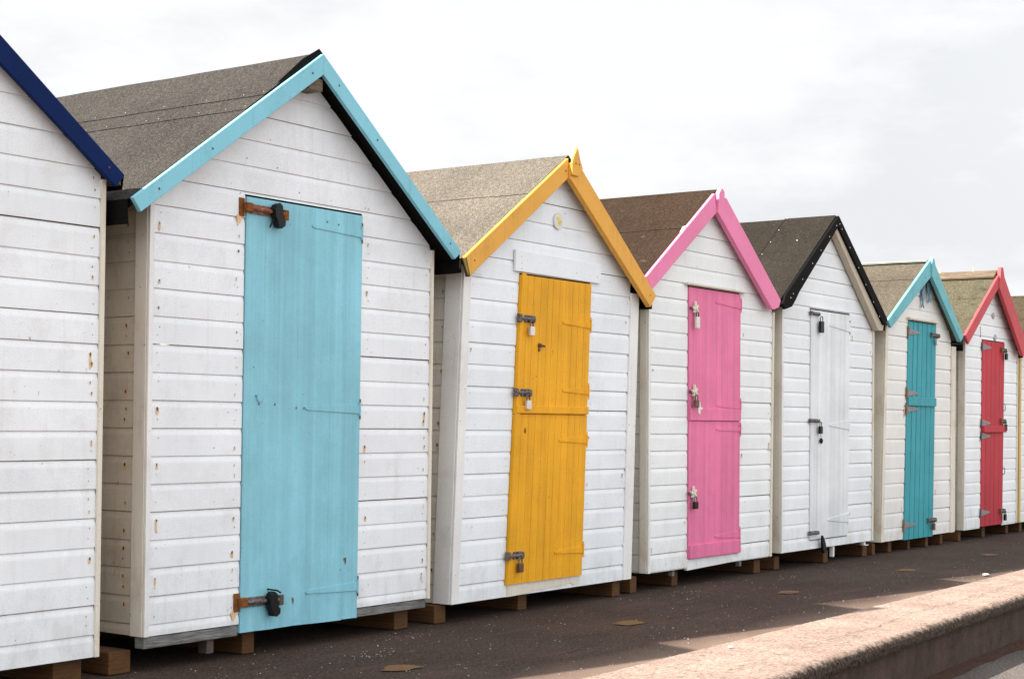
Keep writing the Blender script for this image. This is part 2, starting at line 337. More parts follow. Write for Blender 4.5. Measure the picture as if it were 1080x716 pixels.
for a, b in zip(xs, xs[1:]):
    ys = [lerp(0, 1, k/14) for k in range(15)]
    for k in range(14):
        def pt(x, q): 
            y = lerp(inner_y(x)-.02, 5.6, q); return (x, y, .003*(noise.noise(Vector((x*.9, y*1.3, 0))))-.002)
        m.poly([pt(a, ys[k]), pt(b, ys[k]), pt(b, ys[k+1]), pt(a, ys[k+1])])
    m.poly([(a, 5.6, 0), (b, 5.6, 0), (b, 14, 0), (a, 14, 0)])
m.poly([(-12, 14, 0), (60, 14, 0), (60, 14, RZ-.01), (-12, 14, RZ-.01)])
m.poly([(-12, 1.9, RZ), (-12, 14, RZ), (-12, 14, 0), (-12, 1.9, 0)])
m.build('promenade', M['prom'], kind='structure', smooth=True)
# coping slab with a rounded nose, and the low wall under it
m = MB(); wf = MB(); xs = [-12+i*.06 for i in range(int(60/.06)+1)]
def prof(x):
    yo = outer_y(x); yi = inner_y(x)+.012*noise.noise(Vector((x*2.2, 4, 0)))+.006*noise.noise(Vector((x*9, 4, 0)))
    P = [(yi+.012, -.01), (yi, .012), (yi-.03, .020)]
    for k in range(1, 7): P.append((lerp(yi-.03, yo+.05, k/6), .021+.003*noise.noise(Vector((x*3, k*1.7, 2)))))
    for k in range(1, 8):
        a = k/7*math.pi*.62; P.append((yo+.05-.05*math.sin(a), .021-.05+.05*math.cos(a)-.0))
    P.append((yo+.012, -.060)); P.append((yo+.055, -.068))
    out = []
    for i, (y, z) in enumerate(P):
        j = .0045*noise.noise(Vector((x*11, i*.9, 7)))+.003*noise.noise(Vector((x*27, i*1.9, 3)))
        out.append((x, y+(j if i > 7 else 0), z+j*.7))
    return out
prev = prof(xs[0])
for x in xs[1:]:
    cur = prof(x)
    for i in range(len(cur)-1): m.poly([prev[i+1], cur[i+1], cur[i], prev[i]])
    prev = cur
m.build('kerb_coping', M['coping'], kind='structure', smooth=True)
prev = None
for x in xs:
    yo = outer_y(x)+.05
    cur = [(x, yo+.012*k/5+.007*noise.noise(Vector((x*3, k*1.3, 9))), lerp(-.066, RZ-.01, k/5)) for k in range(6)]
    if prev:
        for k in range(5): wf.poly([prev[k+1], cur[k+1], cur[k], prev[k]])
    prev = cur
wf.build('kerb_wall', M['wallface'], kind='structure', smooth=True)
# dirt lying in the gutter: a low ragged wedge
m = MB(); prev = None
for x in [-2+i*.05 for i in range(int(22/.05))]:
    yo = outer_y(x)+.07; wd = .075+.05*noise.noise(Vector((x*2.1, 0, 1)))+.02*noise.noise(Vector((x*9, 0, 1)))
    cur = [(x, yo, RZ+.035+.012*noise.noise(Vector((x*5, 2, 1)))), (x, yo-wd*.5, RZ+.018+.010*noise.noise(Vector((x*6, 3, 1)))), (x, yo-wd, RZ+.002)]
    if prev:
        for k in range(2): m.poly([prev[k+1], cur[k+1], cur[k], prev[k]])
    prev = cur
m.build('gutter_dirt', M['gutterdirt'], kind='structure', smooth=True)
# crack in the asphalt
m = MB()
def crack(pts, wmax, z=.0055):
    L_ = []
    for (x0, y0), (x1, y1) in zip(pts, pts[1:]):
        n = max(2, int(math.hypot(x1-x0, y1-y0)/.03))
        L_ += [(lerp(x0, x1, k/n), lerp(y0, y1, k/n)) for k in range(n)]
    L_ = [(x+.012*noise.noise(Vector((x*9, y*9, 0))), y+.022*noise.noise(Vector((x*7, y*7, 5)))) for x, y in L_]
    for i in range(len(L_)-1):
        (x0, y0), (x1, y1) = L_[i], L_[i+1]; w0 = wmax*(.4+.6*abs(noise.noise(Vector((i*.31, 1, 0))))*2); w1 = wmax*(.4+.6*abs(noise.noise(Vector(((i+1)*.31, 1, 0))))*2)
        m.poly([(x0, y0-w0, z), (x1, y1-w1, z), (x1, y1+w1, z), (x0, y0+w0, z)])
crack([(6.41, 4.235), (6.67, 4.19), (7.31, 4.23), (7.65, 4.21), (8.07, 4.26), (8.23, 4.30)], .004)
crack([(5.2, 4.13), (5.9, 3.95), (6.47, 4.05), (6.43, 3.87), (6.46, 3.73), (6.49, 3.58)], .003)
crack([(9.4, 4.5), (10.2, 4.4), (11.6, 4.5)], .003)
crack([(7.0, 3.16), (7.6, 3.17), (8.3, 3.25), (9.0, 3.26), (10.5, 3.33)], .0022, .0265)
crack([(6.0, 3.10), (6.5, 3.13), (7.0, 3.12), (7.5, 3.09)], .0016, .0265)
m.build('crack_lines', M['dark'], kind='structure')
# ochre filled patches at each hut
PL = ['ochre round patch in the asphalt in front of the sky blue door hut', 'ochre round patch in the asphalt in front of the mustard door hut',
      'ochre round patch in the asphalt in front of the pink door hut', 'ochre round patch in the asphalt in front of the white door hut', 'ochre round patch in the asphalt in front of the turquoise door hut']
for i, (x, y, a, b) in enumerate([(5.20, 4.285, .105, .060), (7.10, 4.32, .12, .062), (9.04, 4.34, .105, .058), (10.99, 4.335, .11, .055), (12.75, 4.33, .11, .055)]):
    m = MB((x, y, 0)); rnd = random.Random(i+3); n = 44; ring = []
    for k in range(n):
        q = 1+.42*noise.noise(Vector((math.cos(k/n*6.283)*1.6, math.sin(k/n*6.283)*1.6, i*3.3)))+.22*noise.noise(Vector((math.cos(k/n*6.283)*5, math.sin(k/n*6.283)*5, i*3.3))); ring.append((x+math.cos(k/n*6.283)*a*q, y+math.sin(k/n*6.283)*b*q, .0016))
    for k in range(n): m.poly([(x, y, .0038), ring[k], ring[(k+1) % n]])
    m.build('ground_patch', M['patch'], smooth=True, label=PL[i], category='ground patch', group='ochre patches along the promenade')
# grit
m = MB(); rnd = random.Random(11)
def pebble(x, y, z, r, mi=0):
    a = rnd.uniform(0, 3.1); P = []
    for k in range(5): P.append((x+math.cos(a+k*1.257)*r*rnd.uniform(.7, 1.2), y+math.sin(a+k*1.257)*r*rnd.uniform(.7, 1.2), z))
    t_ = (x+rnd.uniform(-.3, .3)*r, y, z+r*rnd.uniform(.5, .9))
    for k in range(5): m.poly([P[k], P[(k+1) % 5], t_], mi)
for k in range(1500):
    x = 4+12*rnd.random()**1.4; y = rnd.uniform(3.6, 5.05)
    if noise.noise(Vector((x*1.3, y*2.2, 1))) < -.1 and rnd.random() < .6: continue
    pebble(x, y, .003, rnd.choice((.0014, .0018, .0022, .003, .0042))*(1+.5*(rnd.random() < .06)))
for cx_, cy_ in ((5.35, 4.62), (5.95, 4.86), (8.6, 4.8), (9.9, 4.75)):
    for k in range(30): pebble(cx_+rnd.gauss(0, .10), cy_+rnd.gauss(0, .04), .003, rnd.uniform(.002, .0042))
for k in range(260):
    x = 5+7*rnd.random(); pebble(x, lerp(outer_y(x)+.08, inner_y(x), rnd.random()), .024, rnd.uniform(.0015, .004))
m.build('grit', M['grit'], kind='stuff', label='pale grit and shell scattered over the asphalt and coping', category='grit')
m = MB((6.49, 3.41, .02)); rnd = random.Random(2)
m.v = []; 
def stone(name, c, r, mat, **p):
    bm = bmesh.new(); bmesh.ops.create_icosphere(bm, subdivisions=2, radius=1)
    for v in bm.verts: v.co *= 1+.25*noise.noise(v.co*1.4+Vector(c)); v.co = Vector((v.co.x*r[0], v.co.y*r[1], v.co.z*r[2]))
    me = bpy.data.meshes.new(name); bm.to_mesh(me); bm.free(); me.materials.append(mat); o = bpy.data.objects.new(name, me); C.objects.link(o); o.location = c
    for k, v in p.items(): o[k] = v
    return o
stone('stone', (6.49, 3.40, .030), (.014, .010, .007), M['cream_disc'], label='pale pebble lying on the pink coping near the notch of sunlight', category='stone')
stone('litter_scrap', (10.95, 3.74, .012), (.040, .022, .007), M['cream_disc'], label='crumpled white scrap on the sunlit asphalt beside the coping', category='litter')

# ------------------------------------------------------------------ hut pieces
GAP = .004
def interp_x(pts, z):
    """x on a line through two (x, z) points"""
    (xa, za), (xb, zb) = pts; return xa+(xb-xa)*(z-za)/(zb-za)

class Hut: pass
def make_hut(h):
    """h: dict of measured sizes in metres"""
    oh = h['oh']; ya = YF-oh
    upL, apex, upR = h['up']; loL, loA, loR = h['lo']
    xl = lambda z: interp_x(h['L'], z); xr = lambda z: interp_x(h['Rt'], z)
    ox = (xl(.1)+xr(.1))/2; O = (ox, (YF+YB)/2, h['zb'])
    root = empty('beach_hut', O, label=h['label'], category='beach hut', group='row of painted beach huts')
    wm = M[h['wall']]
    sl = (apex[1]-upL[1])/(apex[0]-upL[0]); sr = (apex[1]-upR[1])/(upR[0]-apex[0])
    drop = .058
    rakeL = lambda z: apex[0]-(apex[1]-drop-z)/sl; rakeR = lambda z: apex[0]+(apex[1]-drop-z)/sr
    door = h.get('door')
    if door:
        dL = lambda z: interp_x(door['L'], z); dR = lambda z: interp_x(door['R'], z); dT = door['top']; dB = door['bot']
    rnd = random.Random(h['seed'])
    # ---- front cladding
    m = MB(O); ztop = apex[1]-drop-.02
    tl, tr = h.get('trims', (.02, .02))
    PR = [(0, .0062), (.0018, .006), (.006, .0050), (.016, .0024), (.024, .0007), (.030, 0)]
    def fill(L_, Rf, zA, zB, cuts, ymap, proud=0.):
        """one field of boards between z rows; ymap(x, d, z) -> point"""
        pit = h['pitch']; n0 = math.floor((zA-h['phase'])/pit); zt = h['phase']+pit*n0
        while zt < zB:
            zt1 = zt+pit; a = rnd.uniform(-.0012, .0012); tilt = rnd.uniform(-.0022, .0022); yj = rnd.uniform(-.0012, .0012)
            rows = [(zt1-dz, d) for dz, d in PR]+[(zt+.002, 0), (zt, .001), (zt, .0058)]
            rows = [(z, d) for z, d in rows]
            zc = sorted({z for z in cuts if zt < z < zt1}, reverse=True)
            out_ = []
            for i, (z, d) in enumerate(rows):
                if i:
                    pz, pd = rows[i-1]
                    for c in zc:
                        if pz > c > z: dd = lerp(pd, d, (pz-c)/(pz-z)); out_ += [(c+1e-5, dd), (c-1e-5, dd)]
                out_.append((z, d))
            for (z0, d0), (z1, d1) in zip(out_, out_[1:]):
                if z1 < zA-1e-6 and z0 <= zA+1e-6: continue
                if z0 > zB: z0 = zB
                if z1 > zB: continue
                if z1 < zA: z1 = zA
                for (f0, f1) in zip(*[segs(L_, Rf, min(max(zz, zA), zB), (z0+z1)/2) for zz in (z0, z1)]):
                    if f0[1]-f0[0] < .002 and f1[1]-f1[0] < .002: continue
                    def q(x, z, d):
                        return ymap(x, d+yj-proud, z+a+tilt*(x-L_(1.))/1.8)
                    m.poly([q(f1[0], z1, d1), q(f1[1], z1, d1), q(f0[1], z0, d0), q(f0[0], z0, d0)], 5 if min(d0, d1) > .0055 else 0)
            zt = zt1
    def segs_front(L_, Rf, z, zm):
        a, b = L_(z), Rf(z)
        if door and zm < dT and zm > dB-.001: return [(a, dL(z)-GAP), (dR(z)+GAP, b)]
        if door and door.get('under') is None and zm <= dB: return [(a, dL(z)-GAP), (dR(z)+GAP, b)]
        return [(a, b), (b, b)] if door else [(a, b)]
    segs = segs_front
    Lw = lambda z: max(xl(z)+tl, rakeL(z)); Rw = lambda z: min(xr(z)-tr, rakeR(z))
    fill(Lw, Rw, h['zb'], ztop, [dT, dB] if door else [], lambda x, d, z: (x, YF+d, z))
    nfront = len(m.f)
    # ---- side and back walls
    segs = lambda L_, Rf, z, zm: [(L_(z), Rf(z))]
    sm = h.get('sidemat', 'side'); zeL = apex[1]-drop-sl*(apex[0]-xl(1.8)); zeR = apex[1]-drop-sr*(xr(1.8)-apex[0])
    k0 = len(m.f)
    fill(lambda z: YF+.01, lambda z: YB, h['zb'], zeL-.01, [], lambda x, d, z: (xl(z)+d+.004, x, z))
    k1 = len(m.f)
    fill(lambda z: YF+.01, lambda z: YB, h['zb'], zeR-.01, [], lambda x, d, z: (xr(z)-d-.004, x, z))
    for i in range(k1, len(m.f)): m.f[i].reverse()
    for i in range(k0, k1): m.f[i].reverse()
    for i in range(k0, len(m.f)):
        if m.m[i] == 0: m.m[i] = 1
    m.poly([(xr(.1), YB, h['zb']), (xl(.1), YB, h['zb']), (xl(1.8), YB, zeL), (apex[0], YB, apex[1]-drop), (xr(1.8), YB, zeR)], 1)
    # inner dark lining so that no gap shows daylight
    # rust marks at the board ends
    nails = h.get('nails', (.35, .35, .2)); pit = h['pitch']
    zt = h['phase']-pit*40
    cols = []
    if door:
        cols = [(lambda z: xl(z)+tl+.035, nails[0]), (lambda z: dL(z)-.045, nails[1]), (lambda z: dR(z)+.05, nails[2]), (lambda z: xr(z)-tr-.035, nails[0])]
    else: cols = [(lambda z: xl(z)+tl+.03, nails[0]), (lambda z: xr(z)-tr-.04, nails[1])]
    z = h['phase']-20*pit
    while z < ztop:
        if z > h['zb']+.02:
            for fx, pr in cols:
                if door is None or z < dT-.12 or fx is cols[0][0] or fx is cols[-1][0]:
                    for off in (.035, .078):
                        x = fx(z)+rnd.uniform(-.008, .008); zz = z+off+rnd.uniform(-.006, .006)
                        if not (Lw(zz) < x < Rw(zz)): continue
                        q = rnd.random()
                        if q < pr:
                            s_ = rnd.choice((.4, .55, .7, .8, 1.0, 1.3)); run = rnd.uniform(1.0, 2.6) if rnd.random() < .4 else 1.0
                            if zz < 1.35 or rnd.random() < .5:
                                m.blob((x, YF-.0022, zz-.010*s_*run), (.0065*s_, .012*s_*run), 9, 3, 'y', rnd.random())
                            m.blob((x, YF-.0030, zz-.002*s_), (.0042*s_, .007*s_), 8, 2, 'y', rnd.random())
                        elif q < pr+.4: m.blob((x, YF-.0022, zz), (.0024, .0026), 6, 4, 'y', rnd.random())
            # left side wall, near the front corner
            for off in (.035, .078):
                if rnd.random() < h.get('sidenails', .35) and z < zeL-.15:
                    y = YF+.13+rnd.uniform(-.01, .01); s_ = rnd.uniform(.5, 1.2)
                    m.blob((xl(z+off)+.0012, y, z+off-.006), (.008*s_, .015*s_), 8, 3, 'x', rnd.random()); m.blob((xl(z+off)+.0004, y, z+off), (.005*s_, .008*s_), 8, 2, 'x', rnd.random())
        z += pit
    # scattered gable nails
    for k in range(h.get('gnails', 4)):
        z = rnd.uniform(1.95, ztop-.2); a, b = rakeL(z)+.12, rakeR(z)-.12
        if b > a: m.blob((rnd.uniform(a, b), YF-.0025, z), (.003, .0032), 7, 2, 'y', rnd.random())
    wall = m.build('wall', [wm, M[sm], M['rust'], M['rust_halo'], M['nail'], M['joint']], root)
    # ---- backing box (floor, inner faces) as frame
    m = MB(O)
    xl0, xr0 = xl(.1)+.03, xr(.1)-.03
    m.box(xl0+.01, xr0-.01, YF+.035, YB-.03, h['zb']+.012, h['zb']+.05)
    fr = MB(O)
    if door:
        m.box(dL(1)-.07, dR(1)+.07, YF+.034, YF+.05, max(dB, h['zb'])+.01, dT+.05)
    m.build('floor_frame', M['dark'], root)
    # ---- corner trims
    def trim(name, f, x0, x1, y0, y1, z0, z1, mat, bev=.002):
        mm = MB(O); mm.box(x0, x1, y0, y1, z0, z1, fn=lambda x, y, z: (x+f(z), y, z)); return mm.build(name, M[mat], root, bevel=bev)
    st = h.get('sidetrim', .07); tm = h.get('trimmat', 'trim')
    zl = min(zeL-.0, upL[1]-.0)-.0
    def topz(xx, left): return apex[1]-drop-(sl*(apex[0]-xx) if left else sr*(xx-apex[0]))
    trim('corner_trim', xl, -.006, tl, YF-.010, YF+.002, h['zb']+.0, topz(xl(1.8)-.006, True), h.get('trimfront', tm))
    trim('corner_trim', xl, -.010, .006, YF+.0035, YF+st, h['zb'], zeL-.01, h.get('trimside', tm))
    trim('corner_trim', xr, -tr, .006, YF-.010, YF+.002, h['zb']+.0, topz(xr(1.8)+.006, False), h.get('trimright', tm))
    trim('corner_trim', xr, -.006, .010, YF+.0035, YF+.07, h['zb'], zeR-.01, tm)
    # ---- roof: felted slopes, soffit boards under them
    ft = M[h['felt']]; lift = h.get('lift', .004); y0 = ya+.021
    def slope(side):
        mm = MB(O); s_ = sl if side < 0 else sr; e = upL if side < 0 else upR
        ex = e[0]+side*h.get('eave', .01); ez = apex[1]-s_*abs(apex[0]-ex)
        nx, nz = side*s_/math.hypot(1, s_), 1/math.hypot(1, s_)
        seams = h.get('seams', [.45]) if side < 0 else [.45]
        ts = [0]+list(seams)+[1]
        ny = 24
        for i in range(len(ts)-1):                       # each course laps over the next one down
            t0, t1 = ts[i], ts[i+1]+(.012 if i < len(ts)-2 else 0)
            lf = lift+.003*(len(ts)-2-i)
            ns = max(2, int((t1-t0)*14))
            def p(t, y, add=0):
                x = lerp(apex[0], ex, t); z = lerp(apex[1], ez, t)
                wv = .0022*noise.noise(Vector((x*3.1, y*2.3, h['seed'])))+.0018*noise.noise(Vector((x*9.1, y*8.3, h['seed'])))
                edge = .006*noise.noise(Vector((y*4, i*3., h['seed']))) if 0 < t < 1 and t == t1 else 0
                q = lf+wv+add; return (x+nx*q+side*edge, y, z+nz*q-edge*s_)
            for a in range(ns):
                for b in range(ny):
                    ta, tb = lerp(t0, t1, a/ns), lerp(t0, t1, (a+1)/ns); ya_, yb_ = lerp(y0, YB+.06, b/ny), lerp(y0, YB+.06, (b+1)/ny)
                    mm.poly([p(ta, ya_), p(tb, ya_), p(tb, yb_), p(ta, yb_)] if side < 0 else [p(tb, ya_), p(ta, ya_), p(ta, yb_), p(tb, yb_)])
            for b in range(ny):                          # lower edge of the course
                ya_, yb_ = lerp(y0, YB+.06, b/ny), lerp(y0, YB+.06, (b+1)/ny)
                mm.poly([p(t1, ya_), p(t1, ya_, -.0075), p(t1, yb_, -.0075), p(t1, yb_)], 1)
            mm.poly([p(t0, y0), p(t0, y0, -.008), p(t1, y0, -.008), p(t1, y0)], 1)
            if i < len(ts)-2:
                k = 0; yy = y0+.03
                while yy < YB:
                    x, y, z = p(ts[i+1]-.012, yy); s2 = .0015
                    if h.get('clouts'): mm.box(x-s2, x+s2, y-s2, y+s2, z-.001, z+.0018, 2)
                    yy += rnd.uniform(.08, .30)
        if side < 0 and h.get('vseam'):
            ys = h['vseam']                              # felt joint running down the slope
            for a in range(20):
                ta, tb = a/20, (a+1)/20
                xa_, za_ = lerp(apex[0], ex, ta), lerp(apex[1], ez, ta); xb_, zb_ = lerp(apex[0], ex, tb), lerp(apex[1], ez, tb)
                g = lift+.0105; wob = lambda t: ys+.004*noise.noise(Vector((t*6, 0, 0)))
                mm.poly([(xa_+nx*g, YF-oh+.03 if 0 else wob(ta), za_+nz*g), (xb_+nx*g, wob(tb), zb_+nz*g), (xb_+nx*(g-.009), wob(tb)+.001, zb_+nz*(g-.009)), (xa_+nx*(g-.009), wob(ta)+.001, za_+nz*(g-.009))], 1)
                mm.poly([(xa_+nx*g, y0, za_+nz*g), (xb_+nx*g, y0, zb_+nz*g), (xb_+nx*g, wob(tb), zb_+nz*g), (xa_+nx*g, wob(ta), za_+nz*g)])
                w2 = .0025; mm.poly([(xa_+nx*(g+.0006), wob(ta)-w2, za_+nz*(g+.0006)), (xb_+nx*(g+.0006), wob(tb)-w2, zb_+nz*(g+.0006)), (xb_+nx*(g+.0006), wob(tb)+w2, zb_+nz*(g+.0006)), (xa_+nx*(g+.0006), wob(ta)+w2, za_+nz*(g+.0006))], 1)
                if a % 3 == 0:
                    mm.box(xa_+nx*g-.003, xa_+nx*g+.003, ys-.018, ys-.012, za_+nz*g-.001, za_+nz*g+.003, 2)
            x, z = lerp(apex[0], ex, .30), lerp(apex[1], ez, .30); mm.box(x+nx*g-.007, x+nx*g+.007, 5.12, 5.130, z+nz*g-.002, z+nz*g+.003, 2)
        # felt turned down over the eave
        fl = h.get('flap', .05)
        for b in range(ny):
            ya_, yb_ = lerp(y0, YB+.06, b/ny), lerp(y0, YB+.06, (b+1)/ny)
            zf = lambda y: ez-fl*(1+.12*noise.noise(Vector((y*3, ex, 0))))
            A, B, C_, D = (ex+nx*lift, ya_, ez+nz*lift), (ex-side*.006, ya_, zf(ya_)), (ex-side*.006, yb_, zf(yb_)), (ex+nx*lift, yb_, ez+nz*lift)
            mm.poly([D, C_, B, A] if side > 0 else [A, B, C_, D], 1)
        ob = mm.build('roof_slope', [ft, M['black'], M['clout']], root, smooth=False)
        # boarding below
        bb = MB(O); th = .022
        e0 = (ex-side*.012, ez+s_*.012)
        lo_ = .018
        bb.prism([(apex[0], apex[1]-lo_), (e0[0], e0[1]-lo_), (e0[0], e0[1]-lo_-th), (apex[0], apex[1]-lo_-th)], y0+.002, YB+.05)
        bb.build('roof_board', M['soffit'] if not h.get('blacksoffit') else M['black'], root)
        return ob
    slope(-1); slope(1)
    # ridge cap of folded felt
    rc = MB(O); cw = .11; lf = lift+.011
    for side in (-1, 1):
        s_ = sl if side < 0 else sr
        nx, nz = side*s_/math.hypot(1, s_), 1/math.hypot(1, s_); c = 1/math.hypot(1, s_)
        A = (apex[0], apex[1]+lf*1.25); B = (apex[0]+side*cw*c+nx*lf*0, apex[1]-cw*c*s_+lf*.9)
        if h.get('cap', True):
            for b in range(12):
                p0, p1 = lerp(y0-.003, YB+.06, b/12), lerp(y0-.003, YB+.06, (b+1)/12)
                q = [(A[0], p0, A[1]), (B[0], p0, B[1]), (B[0], p1, B[1]), (A[0], p1, A[1])]
                rc.poly(q if side < 0 else q[::-1])
                rc.poly([(B[0], p0, B[1]), (B[0], p0, B[1]-.006), (B[0], p1, B[1]-.006), (B[0], p1, B[1])])
    if rc.f: rc.build('ridge_cap', ft, root)
    # ---- bargeboards
    bt = h.get('bt', .022); bm_ = M[h['barge']] if h.get('barge') else None
    if bm_:
        pts = h.get('bargeL', [upL, apex, loA, loL]); b1 = MB(O)
        b1.prism(pts, ya, ya+bt); o1 = b1.build('bargeboard', bm_, root, bevel=.0025)
        pts = h.get('bargeR', [apex, upR, loR, loA]); b2 = MB(O)
        pr = h.get('proudR', 0.)
        b2.prism(pts, ya-pr, ya+bt-.001 if not pr else ya+bt); o2 = b2.build('bargeboard', bm_, root, bevel=.0025)
        for (pa, pb, qa, qb, yy) in ((upL, apex, loL, loA, ya), (apex, upR, loA, loR, ya-pr)):
            for t in h.get('screws', (.08, .5, .93)):
                x = (lerp(pa[0], pb[0], t)+lerp(qa[0], qb[0], t))/2; z = (lerp(pa[1], pb[1], t)+lerp(qa[1], qb[1], t))/2
                dot(o1 if pa is upL else o2, O, 'screw', h.get('screwmat', 'nail'), x+.004, yy-.0012, z, .0055)
    # soffit filling between bargeboard and wall, painted or dark
    if door: build_door(h, root, O, dL, dR)
    return root, O

def dot(parent, O, name, mat, x, y, z, r, rz=None):
    m = MB(O); m.blob((x, y, z), (r, rz or r), 8, 0, 'y', x); return m.build(name, M[mat], parent)

def T_hinge(parent, O, xh, z, length, mat, plate=None, y=0., hgt=.034, ph=.12, side=1, pm=None):
    """strap hinge: tapered strap from the knuckle at xh (side=-1: strap runs to the left), and its fixed plate"""
    m = MB(O); d = -1*side
    m.prism([(xh, z+hgt/2), (xh+d*length, z+.008), (xh+d*(length+.008), z), (xh+d*length, z-.008), (xh, z-hgt/2)], y-.0042, y+.001)
    for t in (.15, .5, .85):
        m.blob((xh+d*length*t, y-.0050, z), (.0045, .0045), 8, 0, 'y', 2)
    m.tube([(xh-d*.003, y-.004, z-ph/2*.55), (xh-d*.003, y-.004, z+ph/2*.55)], .0055, 8)
    pw = .028 if side < 0 else .011
    m.box(min(xh-d*.004, xh-d*pw), max(xh-d*.004, xh-d*pw), y-.0036, y+.001, z-ph*.42, z+ph*.42, 1)
    return m.build('hinge', [M[mat], M[pm or plate or mat]], parent, bevel=.0008)

def padlock(parent, O, x, z, y, mat, w_=.036, h_=.034, sh=.03, flap=False, lean=0.):
    m = MB(O); pts = []
    if flap:       # body under a black rubber weather cover
        pts = [(x-.022, z+.004), (x-.028, z-.02), (x-.020, z-.05), (x+.004, z-.062), (x+.026, z-.052), (x+.030, z-.03), (x+.016, z-.006), (x+.004, z+.012), (x-.010, z+.014)]
        pts = [(px+lean*(z-pz), pz) for px, pz in pts]
        m.prism(pts, y-.034, y-.006); ob = m.build('padlock', M[mat], parent, bevel=.008); return ob
    m.box(x-w_/2, x+w_/2, y-.026, y-.008, z-sh-h_, z-sh, 0)
    R_ = w_*.33; P = [(x-R_, y-.017, z-sh-.004)]+[(x+R_*math.cos(a), y-.017, z-sh+.006+.012+R_*math.sin(a)) for a in [math.pi*k/8 for k in range(8, -1, -1)]]+[(x+R_, y-.017, z-sh-.004)]
    m.tube(P, .0036, 8, 1)
    return m.build('padlock', [M[mat], M['steel']], parent, bevel=.003)

def bolt(parent, O, x0, x1, z, y, mat='steel', thick=.014, plate=.022):
    """barrel bolt: back plate, three straps, rod, staple on the frame"""
    m = MB(O); L_ = x1-x0
    plate *= .8; m.box(x0+.25*L_, x1-.014, y-.004, y+.001, z-plate, z+plate, 0)
    m.tube([(x1-.016, y+.001, z-.002), (x1-.016, y-.014, z-.002)], plate*.95, 14, 1); m.tube([(x1-.016, y-.014, z-.002), (x1-.016, y-.020, z-.002)], plate*.45, 10, 2)
    for t in (.35, .62, .92):
        xx = lerp(x0, x1, t); m.box(xx-.007, xx+.007, y-.018, y-.003, z-plate*.85, z+plate*.85, 0)
    m.tube([(x0-.004, y-.013, z), (x1-.012, y-.013, z)], thick*.45, 10, 1)
    m.box(x0-.012, x0+.014, y-.019, y+.001, z-plate*1.1, z+plate*1.1, 2)
    m.tube([(lerp(x0, x1, .78), y-.013, z), (lerp(x0, x1, .78), y-.030, z-.012)], .004, 6, 1)
    return m.build('bolt', [M[mat], M['steel'], M['rust'] if mat == 'steelrust' else M[mat]], parent, bevel=.0015)

def star_latch(parent, O, x, z, y, mat='creammetal'):
    """cream painted turn latch with splayed lobes"""
    m = MB(O); pts = []
    lobes = [(90, .052), (35, .048), (-20, .044), (-75, .050), (-135, .034), (165, .044)]
    for a, r in lobes:
        for da, rr_ in ((-13, r*.86), (0, r), (13, r*.86), (27, r*.42)):
            t = R(a-da); pts.append((x+.008+math.cos(t)*rr_*.9, z+math.sin(t)*rr_))
    m.prism(pts[::-1], y-.020, y-.004)
    m.tube([(x+.008, y-.018, z), (x+.008, y-.028, z)], .010, 10)
    m.tube([(x-.045, y-.011, z+.004), (x+.01, y-.013, z)], .005, 8)
    m.tube([(x-.045, y-.004, z+.004), (x-.045, y-.020, z+.004)], [.011, .009], 8, 1)
    return m.build('latch', [M[mat], M['nail']], parent, bevel=.002)

def build_door(h, root, O, dL, dR):
    d = h['door']; nb = d['boards']; gw, gd = d.get('groove', (.004, .004)); pm = M[d['mat']]
    y = YF-d.get('proud', .010); th = d.get('thick', .03)
    leaves = list(d.get('leaves') or [(d['bot'], d['top'])]); leaves[-1] = (leaves[-1][0], leaves[-1][1]-.010)
    objs = []
    rnd = random.Random(h['seed']+50)
    for (z0, z1) in leaves:
        m = MB(O); fr = [0]; 
        for k in range(nb-1): fr.append((k+1)/nb+rnd.uniform(-.01, .01))
        fr.append(1)
        tiltb = d.get('tiltb', 0)
        cols = []
        for k in range(nb):
            a, b = fr[k], fr[k+1]; W_ = dR(1)-dL(1); g = gw/W_/2; off = rnd.uniform(0, .0012)
            if k: cols += [(a+g*.3, gd), (a+g, off)]
            else: cols += [(0, off)]
            if k < nb-1: cols += [(b-g, off), (b-g*.3, gd)]
            else: cols += [(1, off)]
        n = 3; zs = [lerp(z0, z1, q/n) for q in range(n+1)]
        jit = [rnd.uniform(-.002, .002) for _ in cols] if tiltb else [0]*len(cols)
        def P(u, z, dd, i=0): return (lerp(dL(z), dR(z), u), y+dd, z+(jit[i]+tiltb*u if z == z0 else 0))
        for i in range(len(cols)-1):
            (ua, da), (ub, db) = cols[i], cols[i+1]
            for q in range(n): m.poly([P(ua, zs[q], da, i), P(ub, zs[q], db, i+1), P(ub, zs[q+1], db), P(ua, zs[q+1], da)])
            m.poly([P(ua, z1, da), P(ub, z1, db), P(ub, z1, th), P(ua, z1, th)])
            m.poly([P(ua, z0, th, i), P(ub, z0, th, i+1), P(ub, z0, db, i+1), P(ua, z0, da, i)])
        m.poly([P(0, z0, th), P(0, z0, 0), P(0, z1, 0), P(0, z1, th)]); m.poly([P(1, z0, 0), P(1, z0, th), P(1, z1, th), P(1, z1, 0)])
        m.poly([P(1, z0, th), P(0, z0, th), P(0, z1, th), P(1, z1, th)])
        objs.append(m.build('door', pm, root))
    h['_doors'] = objs; h['_y'] = y
    return objs

def rail(parent, O, h, z0, z1, mat, depth=.016, over=.0, bev=.003):
    d = h['door']; m = MB(O)
    xa, xb = interp_x(d['L'], z0)-over, interp_x(d['R'], z0)+over
    m.box(xa+.002, xb-.001, h['_y']-depth, h['_y']+.002, z0, z1); return m.build('rail', M[mat], parent, bevel=bev)

# ------------------------------------------------------------------ the huts
H = []
def V(x): return [(x, 0), (x, 2)]
